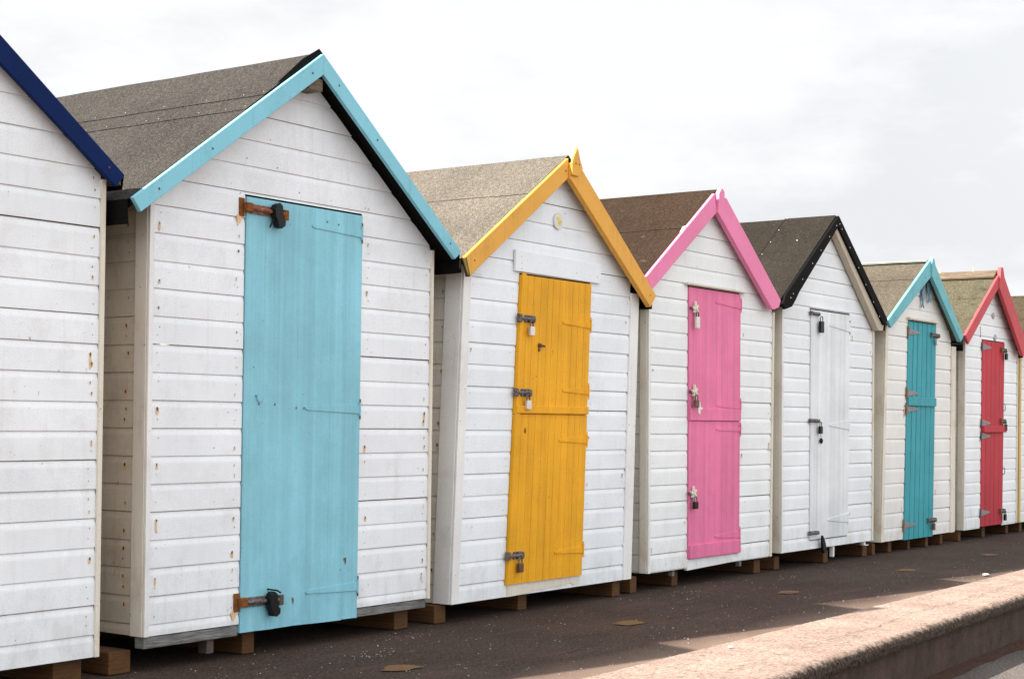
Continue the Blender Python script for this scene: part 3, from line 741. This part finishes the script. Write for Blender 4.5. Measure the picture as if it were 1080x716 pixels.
# 1 navy bargeboard, cut by the frame
h1 = dict(seed=1, label='white weatherboard beach hut with navy blue bargeboards at the near end of the row', oh=.06, wall='wall0',
    up=[(2.364, 2.018), (3.29, 2.703), (4.216, 2.018)], lo=[(2.406, 1.967), (3.29, 2.588), (4.174, 1.967)],
    L=V(2.40), Rt=V(4.159), zb=.097, pitch=.1155, phase=.187, barge='navy', felt='felt1', nails=(.5, .85, .3), trims=(.02, .016), trimmat='trim_cream', gnails=6,
    door=dict(L=V(2.93), R=V(3.50), top=1.93, bot=.12, boards=6, mat='navy'), sidemat='side_clean', screws=(.08, .93))
# 2 sky blue
h2 = dict(seed=2, label='white beach hut with a one-piece sky blue door and sky blue bargeboards', oh=.12, wall='wall1',
    up=[(4.208, 1.925), (5.308, 2.711), (6.356, 1.906)], lo=[(4.25, 1.872), (5.31, 2.616), (6.302, 1.865)],
    L=V(4.401), Rt=V(6.266), zb=.148, pitch=.1158, phase=.196, barge='bluetrim', felt='felt2', nails=(.35, .5, .25), trims=(.018, .014), trimmat='trim_cream', trimfront='trim', trimside='trim_tan',
    lift=.002, seams=(.303, .405), flap=.10, clouts=True, blacksoffit=True, sidenails=.6, sidetrim=.075, gnails=7, cap=False, screws=(.10, .37, .93),
    door=dict(L=[(4.943, .09), (4.949, 2.04)], R=[(5.715, .09), (5.721, 2.04)], top=2.037, bot=.112, boards=7, mat='blue', groove=(.005, .0017), proud=.006, tiltb=-.008))
# 3 mustard
h3 = dict(seed=3, label='white beach hut with a mustard yellow split door, mustard bargeboards and a pointed finial', oh=.07, wall='wall2',
    up=[(6.454, 1.893), (7.430, 2.556), (8.371, 1.827)], lo=[(6.489, 1.793), (7.406, 2.430), (8.305, 1.753)],
    bargeL=[(6.454, 1.893), (7.400, 2.536), (7.402, 2.424), (6.489, 1.793)], bargeR=[(7.4, 2.51), (7.512, 2.497), (8.371, 1.827), (8.305, 1.753), (7.406, 2.419)], proudR=.012,
    L=[(6.453, .09), (6.529, 1.81)], Rt=[(8.224, .09), (8.282, 1.835)], zb=.10, pitch=.1155, phase=.193, barge='orangetrim', felt='felt3', nails=(.08, .05, .12), trims=(.058, .085),
    seams=(.38,), flap=.075, sidetrim=.11, sidemat='side_clean', blacksoffit=True, gnails=2, screws=(.06, .95), screwmat='rust', cap=False, lift=.0, sidenails=.25,
    door=dict(L=[(6.928, .156), (7.037, 1.865)], R=[(7.669, .156), (7.742, 1.865)], top=1.862, bot=.165, boards=11, mat='orange', groove=(.0055, .004), proud=.014, leaves=[(.165, 1.0885), (1.0905, 1.862)], under=True))
# 4 pink
h4 = dict(seed=4, label='white beach hut with a bright pink split door and pink bargeboards', oh=.06, wall='wall3',
    up=[(8.267, 1.910), (9.213, 2.590), (10.112, 1.919)], lo=[(8.354, 1.882), (9.177, 2.42), (9.98, 1.845)],
    bargeL=[(8.290, 1.940), (9.148, 2.553), (9.175, 2.43), (8.354, 1.862)], bargeR=[(9.190, 2.56), (9.226, 2.598), (9.262, 2.575), (9.262, 2.540), (9.293, 2.535), (10.112, 1.919), (10.085, 1.868), (10.02, 1.848), (9.98, 1.845), (9.175, 2.43)], proudR=.012,
    L=[(8.44, .1), (8.412, 1.76)], Rt=[(10.13, .1), (10.14, 1.83)], zb=.115, pitch=.1074, phase=.228, barge='pinktrim', felt='felt4', nails=(.04, .03, .05), trims=(.018, .018), trimmat='trim_cream', trimfront='trim',
    seams=(.42,), flap=.06, sidetrim=.055, sidemat='side_clean', gnails=1, screws=(), cap=False, lift=-.004, sidenails=1.0,
    door=dict(L=[(8.938, .15), (8.910, 1.94)], R=[(9.637, .15), (9.622, 1.94)], top=1.935, bot=.172, boards=8, mat='pink', groove=(.005, .0012), proud=.010, leaves=[(.172, 1.0622), (1.0640, 1.935)], under=True))
# 5 white door, black felt edge
h5 = dict(seed=5, label='all white beach hut with a white door and black felt edging instead of bargeboards', oh=.08, wall='wall4',
    up=[(10.150, 1.930), (11.068, 2.617), (12.021, 1.893)], lo=[(10.314, 1.936), (11.053, 2.529), (11.772, 1.856)],
    bargeL=[(10.176, 1.960), (11.068, 2.620), (11.058, 2.535), (10.40, 2.00), (10.33, 1.93), (10.28, 1.885), (10.17, 1.858), (10.13, 1.885)],
    bargeR=[(11.068, 2.620), (12.030, 1.893), (11.955, 1.845), (11.058, 2.540)],
    L=[(10.298, .1), (10.272, 1.76)], Rt=[(11.94, .1), (11.926, 1.8)], zb=.125, pitch=.1064, phase=.215, barge='black', felt='felt5', nails=(.02, .02, .02), trims=(.018, .018), trimmat='trim_cream', trimfront='trim',
    seams=(), vseam=5.36, flap=.05, sidetrim=.09, sidemat='side_clean', gnails=1, screws=(.02, .07, .25, .45, .62, .80, .95), screwmat='clout', cap=False, lift=0., sidenails=.05,
    door=dict(L=[(10.767, .15), (10.748, 1.9)], R=[(11.447, .15), (11.460, 1.9)], top=1.905, bot=.197, boards=6, mat='whitedoor', groove=(.004, .0008), proud=.007, under=True))
# 6 turquoise
h6 = dict(seed=6, label='white beach hut with a turquoise plank door and turquoise bargeboards', oh=.08, wall='wall5',
    up=[(12.031, 1.860), (12.985, 2.440), (13.738, 1.841)], lo=[(12.101, 1.837), (12.966, 2.311), (13.667, 1.799)],
    bargeL=[(12.031, 1.886), (12.905, 2.425), (12.955, 2.45), (12.966, 2.311), (12.101, 1.830)], bargeR=[(12.955, 2.43), (12.985, 2.478), (13.012, 2.462), (13.040, 2.412), (13.738, 1.841), (13.667, 1.790), (12.966, 2.311)], proudR=.012,
    L=[(12.11, .09), (12.169, 1.80)], Rt=[(13.775, .09), (13.770, 1.8)], zb=.10, pitch=.1215, phase=.327, barge='tealtrim', felt='felt6', nails=(.05, .15, .05), trims=(.045, .10), trimmat='trim_cream', trimfront='trim_cream', trimright='trim_cream',
    seams=(.28,), flap=.05, sidetrim=.13, sidemat='side_clean', gnails=1, screws=(.13, .85), cap=False, lift=0., sidenails=.1,
    door=dict(L=[(12.592, .1), (12.662, 1.94)], R=[(13.252, .1), (13.292, 1.94)], top=1.930, bot=.092, boards=6, mat='teal', groove=(.017, .014), proud=.006))
# 7 red
h7 = dict(seed=7, label='white beach hut with a red plank door and red bargeboards', oh=.08, wall='wall6',
    up=[(13.822, 1.853), (14.755, 2.492), (15.50, 1.862)], lo=[(13.897, 1.78), (14.692, 2.351), (15.40, 1.735)],
    bargeL=[(13.822, 1.860), (14.690, 2.458), (14.73, 2.47), (14.70, 2.345), (13.897, 1.780)], bargeR=[(14.71, 2.43), (14.735, 2.545), (14.790, 2.545), (14.835, 2.455), (15.55, 1.830), (15.47, 1.735), (15.40, 1.735), (14.692, 2.345)], proudR=.012,
    L=[(14.020, .09), (14.020, 1.78)], Rt=V(15.512), zb=.10, pitch=.1045, phase=.216, barge='redtrim', felt='felt7', nails=(.03, .12, .05), trims=(.02, .018), trimmat='trim_cream', trimfront='trim',
    seams=(.40,), flap=.13, sidetrim=.055, sidemat='side_clean', gnails=0, screws=(), cap=False, lift=0., sidenails=.1,
    door=dict(L=[(14.470, .1), (14.480, 1.86)], R=[(15.078, .1), (15.104, 1.86)], top=1.857, bot=.112, boards=5, mat='red', groove=(.007, .005), proud=.006, leaves=[(.112, 1.0), (1.005, 1.857)]))
# 8 mostly outside the frame
h8 = dict(seed=8, label='beach hut with ochre corner posts beside the red door hut, farthest in the row', oh=.08, wall='wall7',
    up=[(15.52, 1.82), (16.45, 2.405), (17.38, 1.82)], lo=[(15.58, 1.74), (16.45, 2.29), (17.32, 1.74)],
    L=V(15.562), Rt=V(17.30), zb=.10, pitch=.11, phase=.21, barge='orangetrim', felt='felt8', nails=(.1, .1, .05), trims=(.05, .05), trimmat='trim_cream', trimfront='trim_yellow', trimside='trim_yellow', trimright='trim_yellow',
    seams=(.45,), flap=.05, sidetrim=.10, sidemat='side_clean', gnails=0, screws=(), cap=False, lift=0., sidenails=.1,
    door=dict(L=V(15.98), R=V(16.6), top=1.86, bot=.12, boards=6, mat='orange'))
built = []
for h in (h1, h2, h3, h4, h5, h6, h7, h8):
    root, O = make_hut(h); h['root'] = root; h['O'] = O; built.append(root)

def add(h, name, mat, pts=None, y0=0, y1=0, bev=.002, parent=None, **props):
    m = MB(h['O']); m.prism(pts, y0, y1); return m.build(name, M[mat], parent or h['root'], bevel=bev, **props)

# hut 2 details
h = h2; O = h['O']; D = h['_doors'][0]; y = h['_y']
m = MB(O)
m.box(4.405, 4.938, YF+.004, YF+.06, .098, .146); m.build('sill_board', M['greywood'], h['root'], bevel=.003)
m = MB(O); m.box(5.725, 6.255, YF+.006, YF+.06, .104, .146); m.build('sill_board', M['greywood'], h['root'], bevel=.003)
m = MB(O); m.box(4.78, 4.82, YF+.03, YF+.08, .035, .098); m.build('sill_bracket', M['nail'], h['root'])
for z, ln in ((1.978, 1), (.245, 0)):
    mt = 'steelrust' if ln else 'steel'
    m = MB(O)                                     # long hasp bar, staple plate and end tab
    m.box(4.905, 4.938, YF-.006, YF+.002, z-.042, z+.040, 1)
    m.tube([(4.925, y-.016, z), (5.165, y-.016, z-.006)], .010, 10, 0)
    m.box(4.965, 5.135, y-.010, y+.001, z-.024, z+.018, 0)
    m.box(4.925, 4.965, y-.026, y-.002, z-.020, z+.020, 1)
    m.box(5.168, 5.196, y-.020, y+.001, z-.032, z+.014, 2)
    m.build('bolt', [M[mt], M['rust'], M['rust'] if ln else M['nail']], D, bevel=.003)
    mm = MB(O)
    cxx = 5.108
    blob = [(cxx-.030, z+.006), (cxx-.020, z+.030), (cxx+.004, z+.038), (cxx+.024, z+.026), (cxx+.030, z-.004), (cxx+.034, z-.034), (cxx+.048, z-.052), (cxx+.046, z-.078), (cxx+.022, z-.092), (cxx-.002, z-.082), (cxx-.016, z-.052), (cxx-.028, z-.024)]
    blob = [(cxx+(bx-cxx)*.86, z+(bz-z)*.86+.004*math.sin(bx*310)) for bx, bz in blob]
    mm.prism(blob, y-.046, y-.012)
    mm.tube([(cxx-.012, y-.03, z-.02), (cxx-.045, y-.03, z-.078)] if ln else [(cxx-.02, y-.03, z+.03), (cxx-.035, y-.034, z+.05), (cxx+.03, y-.034, z+.038), (cxx+.055, y-.03, z+.026)], .0045, 6)
    mm.build('padlock', M['blackrub'], D, bevel=.010, smooth=False)
    rs = MB(O); 
    rs.blob((4.905, YF-.0035, z-.055), (.018, .022), 10, 0, 'y', 3); rs.build('rust_stain', M['rust_halo'], h['root'])
for z, x0 in ((1.942, 5.374), (1.100, 5.346), (.255, 5.362)):
    T_hinge(D, O, 5.712, z, 5.712-x0, 'blue', 'bronze', y=y, hgt=.042, ph=.115, side=1, pm='bronze')
for x, z in ((5.04, 1.115), (5.02, 1.15), (5.28, 1.10), (5.33, 1.10), (5.20, .235), (5.27, .232), (5.62, .39), (5.14, 1.115), (5.47, 1.97), (5.55, 1.965)):
    dot(D, O, 'nail', 'bronze', x, y-.0015, z, .0045, .006)
for x, z in ((5.628, .385), (5.274, .225)): dot(D, O, 'rust_run', 'bronze', x, y-.0013, z, .005, .017)
m = MB(O); m.tube([(5.042, y+.001, 1.142), (5.042, y-.006, 1.142)], .017, 14); m.build('lock_cover', M['blue'], D)
# black felt fold standing up behind the blue peak
m = MB(O); ya = YF-.12
m.prism([(5.305, 2.736), (5.20, 2.672), (5.05, 2.545), (5.03, 2.505), (5.305, 2.69)], ya+.024, ya+.030); m.prism([(5.305, 2.736), (5.46, 2.620), (5.46, 2.59), (5.305, 2.69)], ya+.024, ya+.030)
m.build('felt_fold', M['black'], h['root'])
# small support blocks behind the peak
m = MB(O); m.box(5.24, 5.33, YF-.095, YF+.0, 2.545, 2.60); m.build('ridge_beam_end', M['soffit'], h['root'])

# hut 3 details
h = h3; O = h['O']; D0, D1 = h['_doors']; y = h['_y']; ya = YF-.07
lint = add(h, 'lintel_board', 'wall2', [(6.974, 1.985), (6.974, 1.868), (7.837, 1.862), (7.837, 1.974)], YF-.018, YF-.002)
for x, z in ((7.03, 1.95), (7.03, 1.915), (7.03, 1.885), (7.80, 1.90)): dot(lint, O, 'nail', 'rust_halo', x, YF-.0195, z, .005)
add(h, 'door_jamb', 'orange', [(6.928, .165), (6.965, .165), (7.073, 1.862), (7.037, 1.862)], y-.007, y+.001, .0015, D1)
rail(D1, O, h, 1.094, 1.136, 'orange', .013)
for D, zz, ln, sgn in ((D1, 1.613, .28, -.02), (D1, 1.228, .26, 0), (D0, .945, .28, .0), (D0, .313, .285, .02)):
    T_hinge(D, O, interp_x(h['door']['R'], zz), zz, ln, 'orange', y=y, hgt=.040, ph=.11)
for D, zz, pm_ in ((D1, 1.613, 'padsilver'), (D1, 1.207, 'padsilver'), (D0, .320, 'padbronze')):
    xx = interp_x(h['door']['L'], zz); bolt(D, O, xx-.012, xx+.135, zz, y, 'steel', .02, .026)
    padlock(D, O, xx+.088, zz+.0, y-.004, pm_, .042, .050, .042)
m = MB(O); m.tube([(7.210, y, 1.472), (7.210, y-.012, 1.472)], .013, 10); m.tube([(7.205, y-.012, 1.474), (7.245, y-.014, 1.468)], .007, 8); m.tube([(7.21, y, 1.447), (7.21, y-.004, 1.447)], .010, 10)
m.build('door_knob', M['padbronze'], D1, bevel=.001)
dot(D0, O, 'rust_run', 'rust', 7.085, y-.0012, 1.0, .008, .016)
m = MB(O); bl = [(6.945, .156), (7.668, .160), (7.655, .118), (7.60, .112), (7.57, .128), (7.50, .120), (7.40, .116), (7.22, .112), (7.05, .100), (6.945, .098)]
m.prism(bl, YF-.004, YF+.02); m.build('threshold_board', M['trim_cream'], h['root'])
# pointed finial
m = MB(O); m.prism([(7.404, 2.440), (7.400, 2.505), (7.414, 2.540), (7.455, 2.606), (7.482, 2.540), (7.500, 2.506), (7.512, 2.490), (7.47, 2.44)], ya-.026, ya-.0125)
fin = m.build('finial', M['orangetrim'], h['root'], bevel=.003)
for x in (7.437, 7.472): dot(fin, O, 'screw', 'rust', x, ya-.0275, 2.508, .006)
add(h, 'board_end', 'moss', [(6.452, 1.888), (6.460, 1.893), (6.495, 1.796), (6.487, 1.793)], ya-.003, ya+.024, .001)
# disc and plate
m = MB(O); m.tube([(7.40, YF-.001, 2.185), (7.40, YF-.010, 2.185)], .046, 28, 0)
for a in (0, 1): m.tube([(7.392+.018*a, YF-.010, 2.20-.02*a), (7.392+.018*a, YF-.0125, 2.20-.02*a)], .013, 10, 1)
m.prism([(7.383, 2.205), (7.412, 2.205), (7.418, 2.160), (7.395, 2.160)], YF-.0115, YF-.009, 1)
m.build('number_disc', [M['cream_disc'], M['yellow']], h['root'])
m = MB(O)
m.box(6.60, 6.694, YF-.006, YF+.001, 1.812, 1.880); m.box(6.61, 6.684, YF-.010, YF-.004, 1.822, 1.87)
for k in range(4): m.box(6.615, 6.68, YF-.0115, YF-.009, 1.828+k*.011, 1.833+k*.011)
m.build('vent_plate', M['wall2'], h['root'], bevel=.001)

# hut 4 details
h = h4; O = h['O']; D0, D1 = h['_doors']; y = h['_y']
m = MB(O); m.box(8.862, 9.69, YF-.030, YF+.004, 1.938, 1.952); m.build('drip_strip', M['trim_cream'], h['root'], bevel=.002)
rail(D1, O, h, 1.066, 1.145, 'pink', .010); rail(D0, O, h, .174, .262, 'pink', .014)
for D, zz, ln in ((D1, 1.852, .345), (D1, 1.170, .33), (D0, .300, .34), (D0, 1.01, .33)):
    T_hinge(D, O, interp_x(h['door']['R'], zz), zz, ln, 'pink', y=y, hgt=.05 if zz != 1.01 else .03, ph=.12)
for D, zz, k in ((D1, 1.785, 'padsilver'), (D1, 1.247, 'padbronze'), (D0, .592, 'blackrub')):
    star_latch(D, O, 8.962, zz, y); padlock(D, O, 8.970, zz-.028, y-.012, k, .05 if k != 'padsilver' else .042, .046 if k != 'padsilver' else .075, .022)
m = MB(O); m.prism([(9.02, 1.18), (9.04, 1.20), (9.055, 1.155), (9.09, 1.145), (9.055, 1.135), (9.045, 1.10), (9.025, 1.12)], y-.0135, y-.009); m.build('paint_chip_mark', M['whitebit'], D1)
add(h, 'lower_plate', 'wall3', [(8.93, .170), (9.655, .170), (9.66, .118), (8.93, .100)], YF-.006, YF+.02)
for xa in (8.78, 9.70):
    m = MB(O); m.box(xa, xa+.03, YF+.02, YF+.05, .072, .118); m.build('floor_bracket', M['greywood'], h['root'], bevel=.002)
m = MB(O)
for k in range(46):
    t = random.random(); q = .01+.02*random.random(); x = lerp(8.30, 9.14, t); z = lerp(1.947, 2.551, t); m.blob((x, YF-.062+.0, z-.003), (.008*random.random()+.004, .004), 7, 0, 'y', k)
# white paint smears along the top edge of the left board
for k in range(1):
    ob = MB(O)
    t = .55; x = lerp(8.290, 9.148, t); z = lerp(1.940, 2.553, t); L2 = random.uniform(.02, .05)
    ob.prism([(x-L2, z-L2*.71), (x+L2, z+L2*.71), (x+L2*.5, z+L2*.71+.006*random.random()), (x-L2*.6, z-L2*.5+.006)], YF-.055, YF-.035); ob.build('paint_flake', M['whitebit'], h['root'])

# hut 5 details
h = h5; O = h['O']; D = h['_doors'][0]; y = h['_y']
m = MB(O); m.box(10.745, 11.462, YF-.016, YF+.006, 1.911, 1.920); m.build('drip_strip', M['wall4'], h['root'], bevel=.001)
m = MB(O); m.prism([(11.058, 2.560), (11.990, 1.848), (11.975, 1.800), (11.885, 1.800), (11.040, 2.500)], YF-.062, YF-.012); m.build('bargeboard', M['beige'], h['root'], bevel=.002, label='beige timber board under the black felt edge')
for D_, zz in ((D, 1.868), (D, 1.075), (D, .245)):
    xx = interp_x(h['door']['L'], zz); bolt(D_, O, xx-.018, xx+.135, zz, y, 'steel', .018, .017)
padlock(D, O, 10.885, 1.845, y-.006, 'blackrub', .060, .085, .030)
padlock(D, O, 10.885, 1.062, y-.006, 'blackrub', .045, .055, .028)
m = MB(O); m.tube([(10.905, y-.014, .985), (10.915, y-.014, .935)], .0022, 6, 1); m.tube([(10.916, y-.014, .945), (10.917, y-.014, .925), (10.918, y-.014, .905)], [.008, .015, .006], 10, 0); m.build('key_fob', [M['blackrub'], M['steel']], D)
m = MB(O); m.prism([(10.925, .225), (10.95, .20), (10.975, .165), (10.995, .125), (10.985, .095), (10.95, .088), (10.93, .11), (10.92, .16)], y-.034, y-.012); m.build('padlock', M['blackrub'], D, bevel=.006)
for zz, ln in ((1.80, .36), (1.045, .36), (.33, .36)):
    T_hinge(D, O, 11.445, zz, ln, 'whitedoor', y=y, hgt=.07, ph=.13, pm='bronze' if zz > 1.5 else 'whitedoor')
m = MB(O); m.box(11.215, 11.245, YF+.01, YF+.04, .040, .125); m.build('drain_stub', M['whitebit'], h['root'], bevel=.004)
m = MB(O); m.box(11.80, 11.835, YF+.01, YF+.04, .095, .130); m.box(11.81, 11.875, YF+.0, YF+.04, .092, .098); m.build('drain_stub', M['whitebit'], h['root'], bevel=.002)
m = MB(O); m.box(10.775, 11.44, YF-.003, YF+.0, .188, .192); m.build('threshold_strip', M['nail'], h['root'])

# hut 6 details
h = h6; O = h['O']; D = h['_doors'][0]; y = h['_y']
m = MB(O); m.box(12.62, 13.32, YF-.030, YF+.004, 1.934, 1.952); m.build('drip_strip', M['trim_cream'], h['root'], bevel=.002)
rail(D, O, h, 1.213, 1.285, 'teal', .016)
for zz, ln in ((1.832, .24), (1.318, .24), (1.185, .24), (.215, .245)):
    xh = interp_x(h['door']['L'], zz)
    T_hinge(D, O, xh+.002, zz, ln, 'hinge_grey', y=y-.002, hgt=.05, ph=.125, side=-1, pm='hinge_rust')
for zz in (1.828, .232):
    bolt(D, O, 13.12+.04*(zz > 1), 13.31+.04*(zz > 1), zz, y, 'steel', .02, .024); padlock(D, O, 13.215+.04*(zz > 1), zz, y-.006, 'padsilver' if zz > 1 else 'padbronze', .04, .055, .03)
m = MB(O); m.box(12.06, 12.98, 4.95, YB+.05, 0, .010, fn=lambda x, yy, z: (12.985+(x-12.98)*.05, yy, 2.446+z)); m.build('ridge_strip', M['lichenstrip'], h['root'])

# hanging fish
fr = empty('fish_ornament', (12.99, YF-.03, 2.28), label='pair of small blue fish hanging under the turquoise peak', category='ornament'); FO = (12.99, YF-.03, 2.28)
for cx_, cz_, s_, an, y_ in ((13.065, 2.215, .19, .10, -.030), (12.945, 2.150, .17, -.12, -.026)):
    m = MB(FO); P = [(0, .5), (.16, .34), (.2, .1), (.13, -.2), (.05, -.34), (.2, -.6), (.02, -.5), (-.18, -.62), (-.05, -.34), (-.15, -.15), (-.2, .12), (-.13, .36)]
    ca, sa = math.cos(an), math.sin(an)
    m.prism([(cx_+(px*ca-pz*sa)*s_, cz_+(px*sa+pz*ca)*s_) for px, pz in P], YF+y_, YF+y_+.010); m.build('fish', M['fishblue'], fr, bevel=.002)
m = MB(FO); m.tube([(13.06, YF-.025, 2.295), (13.0, YF-.02, 2.30), (12.955, YF-.022, 2.22)], .004, 6); m.build('cord', M['fishblue'], fr)

# hut 7 details
h = h7; O = h['O']; D0, D1 = h['_doors']; y = h['_y']
rail(D1, O, h, .990, 1.050, 'red', .030, .012)
for D, zz in ((D1, 1.785), (D1, 1.075), (D0, .955), (D0, .240)):
    T_hinge(D, O, interp_x(h['door']['L'], zz)+.002, zz, .225, 'hinge_grey', y=y-.002, hgt=.062, ph=.105, side=-1, pm='nail')
for D, zz in ((D1, 1.775), (D1, 1.095), (D0, .235)):
    bolt(D, O, 15.00, 15.13, zz, y, 'bronze', .02, .028); padlock(D, O, 15.085, zz, y-.008, 'blackrub', .05, .06, .03)
for D, zz in ((D1, 1.23), (D0, .62)):
    m = MB(O); m.tube([(15.075, y-.002, zz+.03), (15.085, y-.016, zz+.025), (15.09, y-.018, zz-.005), (15.085, y-.016, zz-.03), (15.075, y-.002, zz-.035)], .0035, 8); m.build('handle', M['nail'], D)
for x, z in ((14.776, 2.091), (14.834, 1.887)):
    m = MB(O); m.tube([(x, YF-.001, z), (x, YF-.010, z)], .030, 20); m.build('disc', M['greydisc'], h['root'])
m = MB(O); m.box(14.433, 14.438, YF-.004, YF-.0, 1.87, 1.97); m.build('joint_line', M['nail'], h['root'])
sl7 = (2.492-1.853)/(14.755-13.822); nx, nz = -sl7/math.hypot(1, sl7), 1/math.hypot(1, sl7)
m = MB(O); c = 1/math.hypot(1, sl7)
def rb(x, yy, z): # board lying on the left slope next to the ridge
    return (14.755-x*c+nx*z, yy, 2.492-x*c*sl7+nz*z)
m.box(0, .125, 4.945, YB+.04, .012, .034, fn=rb); m.build('ridge_board', M['ridgewood'], h['root'], bevel=.004)
for yy in (5.175, 5.50):
    m = MB(O); m.tube([(14.735, yy, 2.50), (14.735, yy, 2.553)], [.010, .006], 8); m.build('ridge_pin', M['rust_halo'], h['root'])
m = MB(h8['O']); m.tube([(16.44, 5.62, 2.41), (16.44, 5.62, 2.50)], [.02, .012], 8); m.build('ridge_pin', M['orangetrim'], h8['root'])

# ------------------------------------------------------------------ timber bearers under the huts
HN = {1: 'navy trimmed hut', 2: 'sky blue door hut', 3: 'mustard door hut', 4: 'pink door hut', 5: 'white door hut', 6: 'turquoise door hut', 7: 'red door hut', 8: 'far end hut'}
BE = [(1, 3.99, 4.13, .092, 'right end'), (2, 4.27, 4.385, .094, 'left corner'), (2, 5.025, 5.10, .108, 'middle'), (2, 6.085, 6.19, .094, 'right end'), (3, 6.395, 6.49, .094, 'left corner'), (3, 7.15, 7.235, .095, 'middle'),
      (3, 8.08, 8.165, .092, 'right end'), (4, 8.315, 8.39, .10, 'left corner'), (4, 8.86, 8.935, .094, 'middle'), (4, 9.99, 10.085, .094, 'right end'), (5, 10.33, 10.41, .094, 'left corner'), (5, 11.10, 11.18, .094, 'middle'),
      (5, 11.865, 11.955, .088, 'right end'), (6, 12.04, 12.10, .092, 'left corner'), (6, 12.40, 12.47, .090, 'second from left'), (6, 12.83, 12.88, .085, 'middle'), (6, 13.18, 13.24, .085, 'second from right'), (6, 13.55, 13.61, .085, 'right end'),
      (7, 14.01, 14.075, .092, 'left corner'), (7, 14.72, 14.80, .094, 'middle'), (7, 15.38, 15.46, .094, 'right end'), (8, 15.72, 15.80, .094, 'left corner'), (8, 16.9, 16.98, .094, 'right end')]
rnd = random.Random(5)
for k, (hn, xa, xb, zt, wh) in enumerate(BE):
    yf = YF+rnd.uniform(.03, .07); m = MB(((xa+xb)/2, yf, 0)); m.box(xa, xb, yf, yf+2.0, .001, zt)
    o = m.build('timber_bearer', M['block'], bevel=.004, label='tan timber bearer under the %s, at its %s' % (HN[hn], wh) if 'second' not in wh else 'tan timber bearer under the %s, %s' % (HN[hn], wh), category='timber bearer', group='timber bearers under the huts')
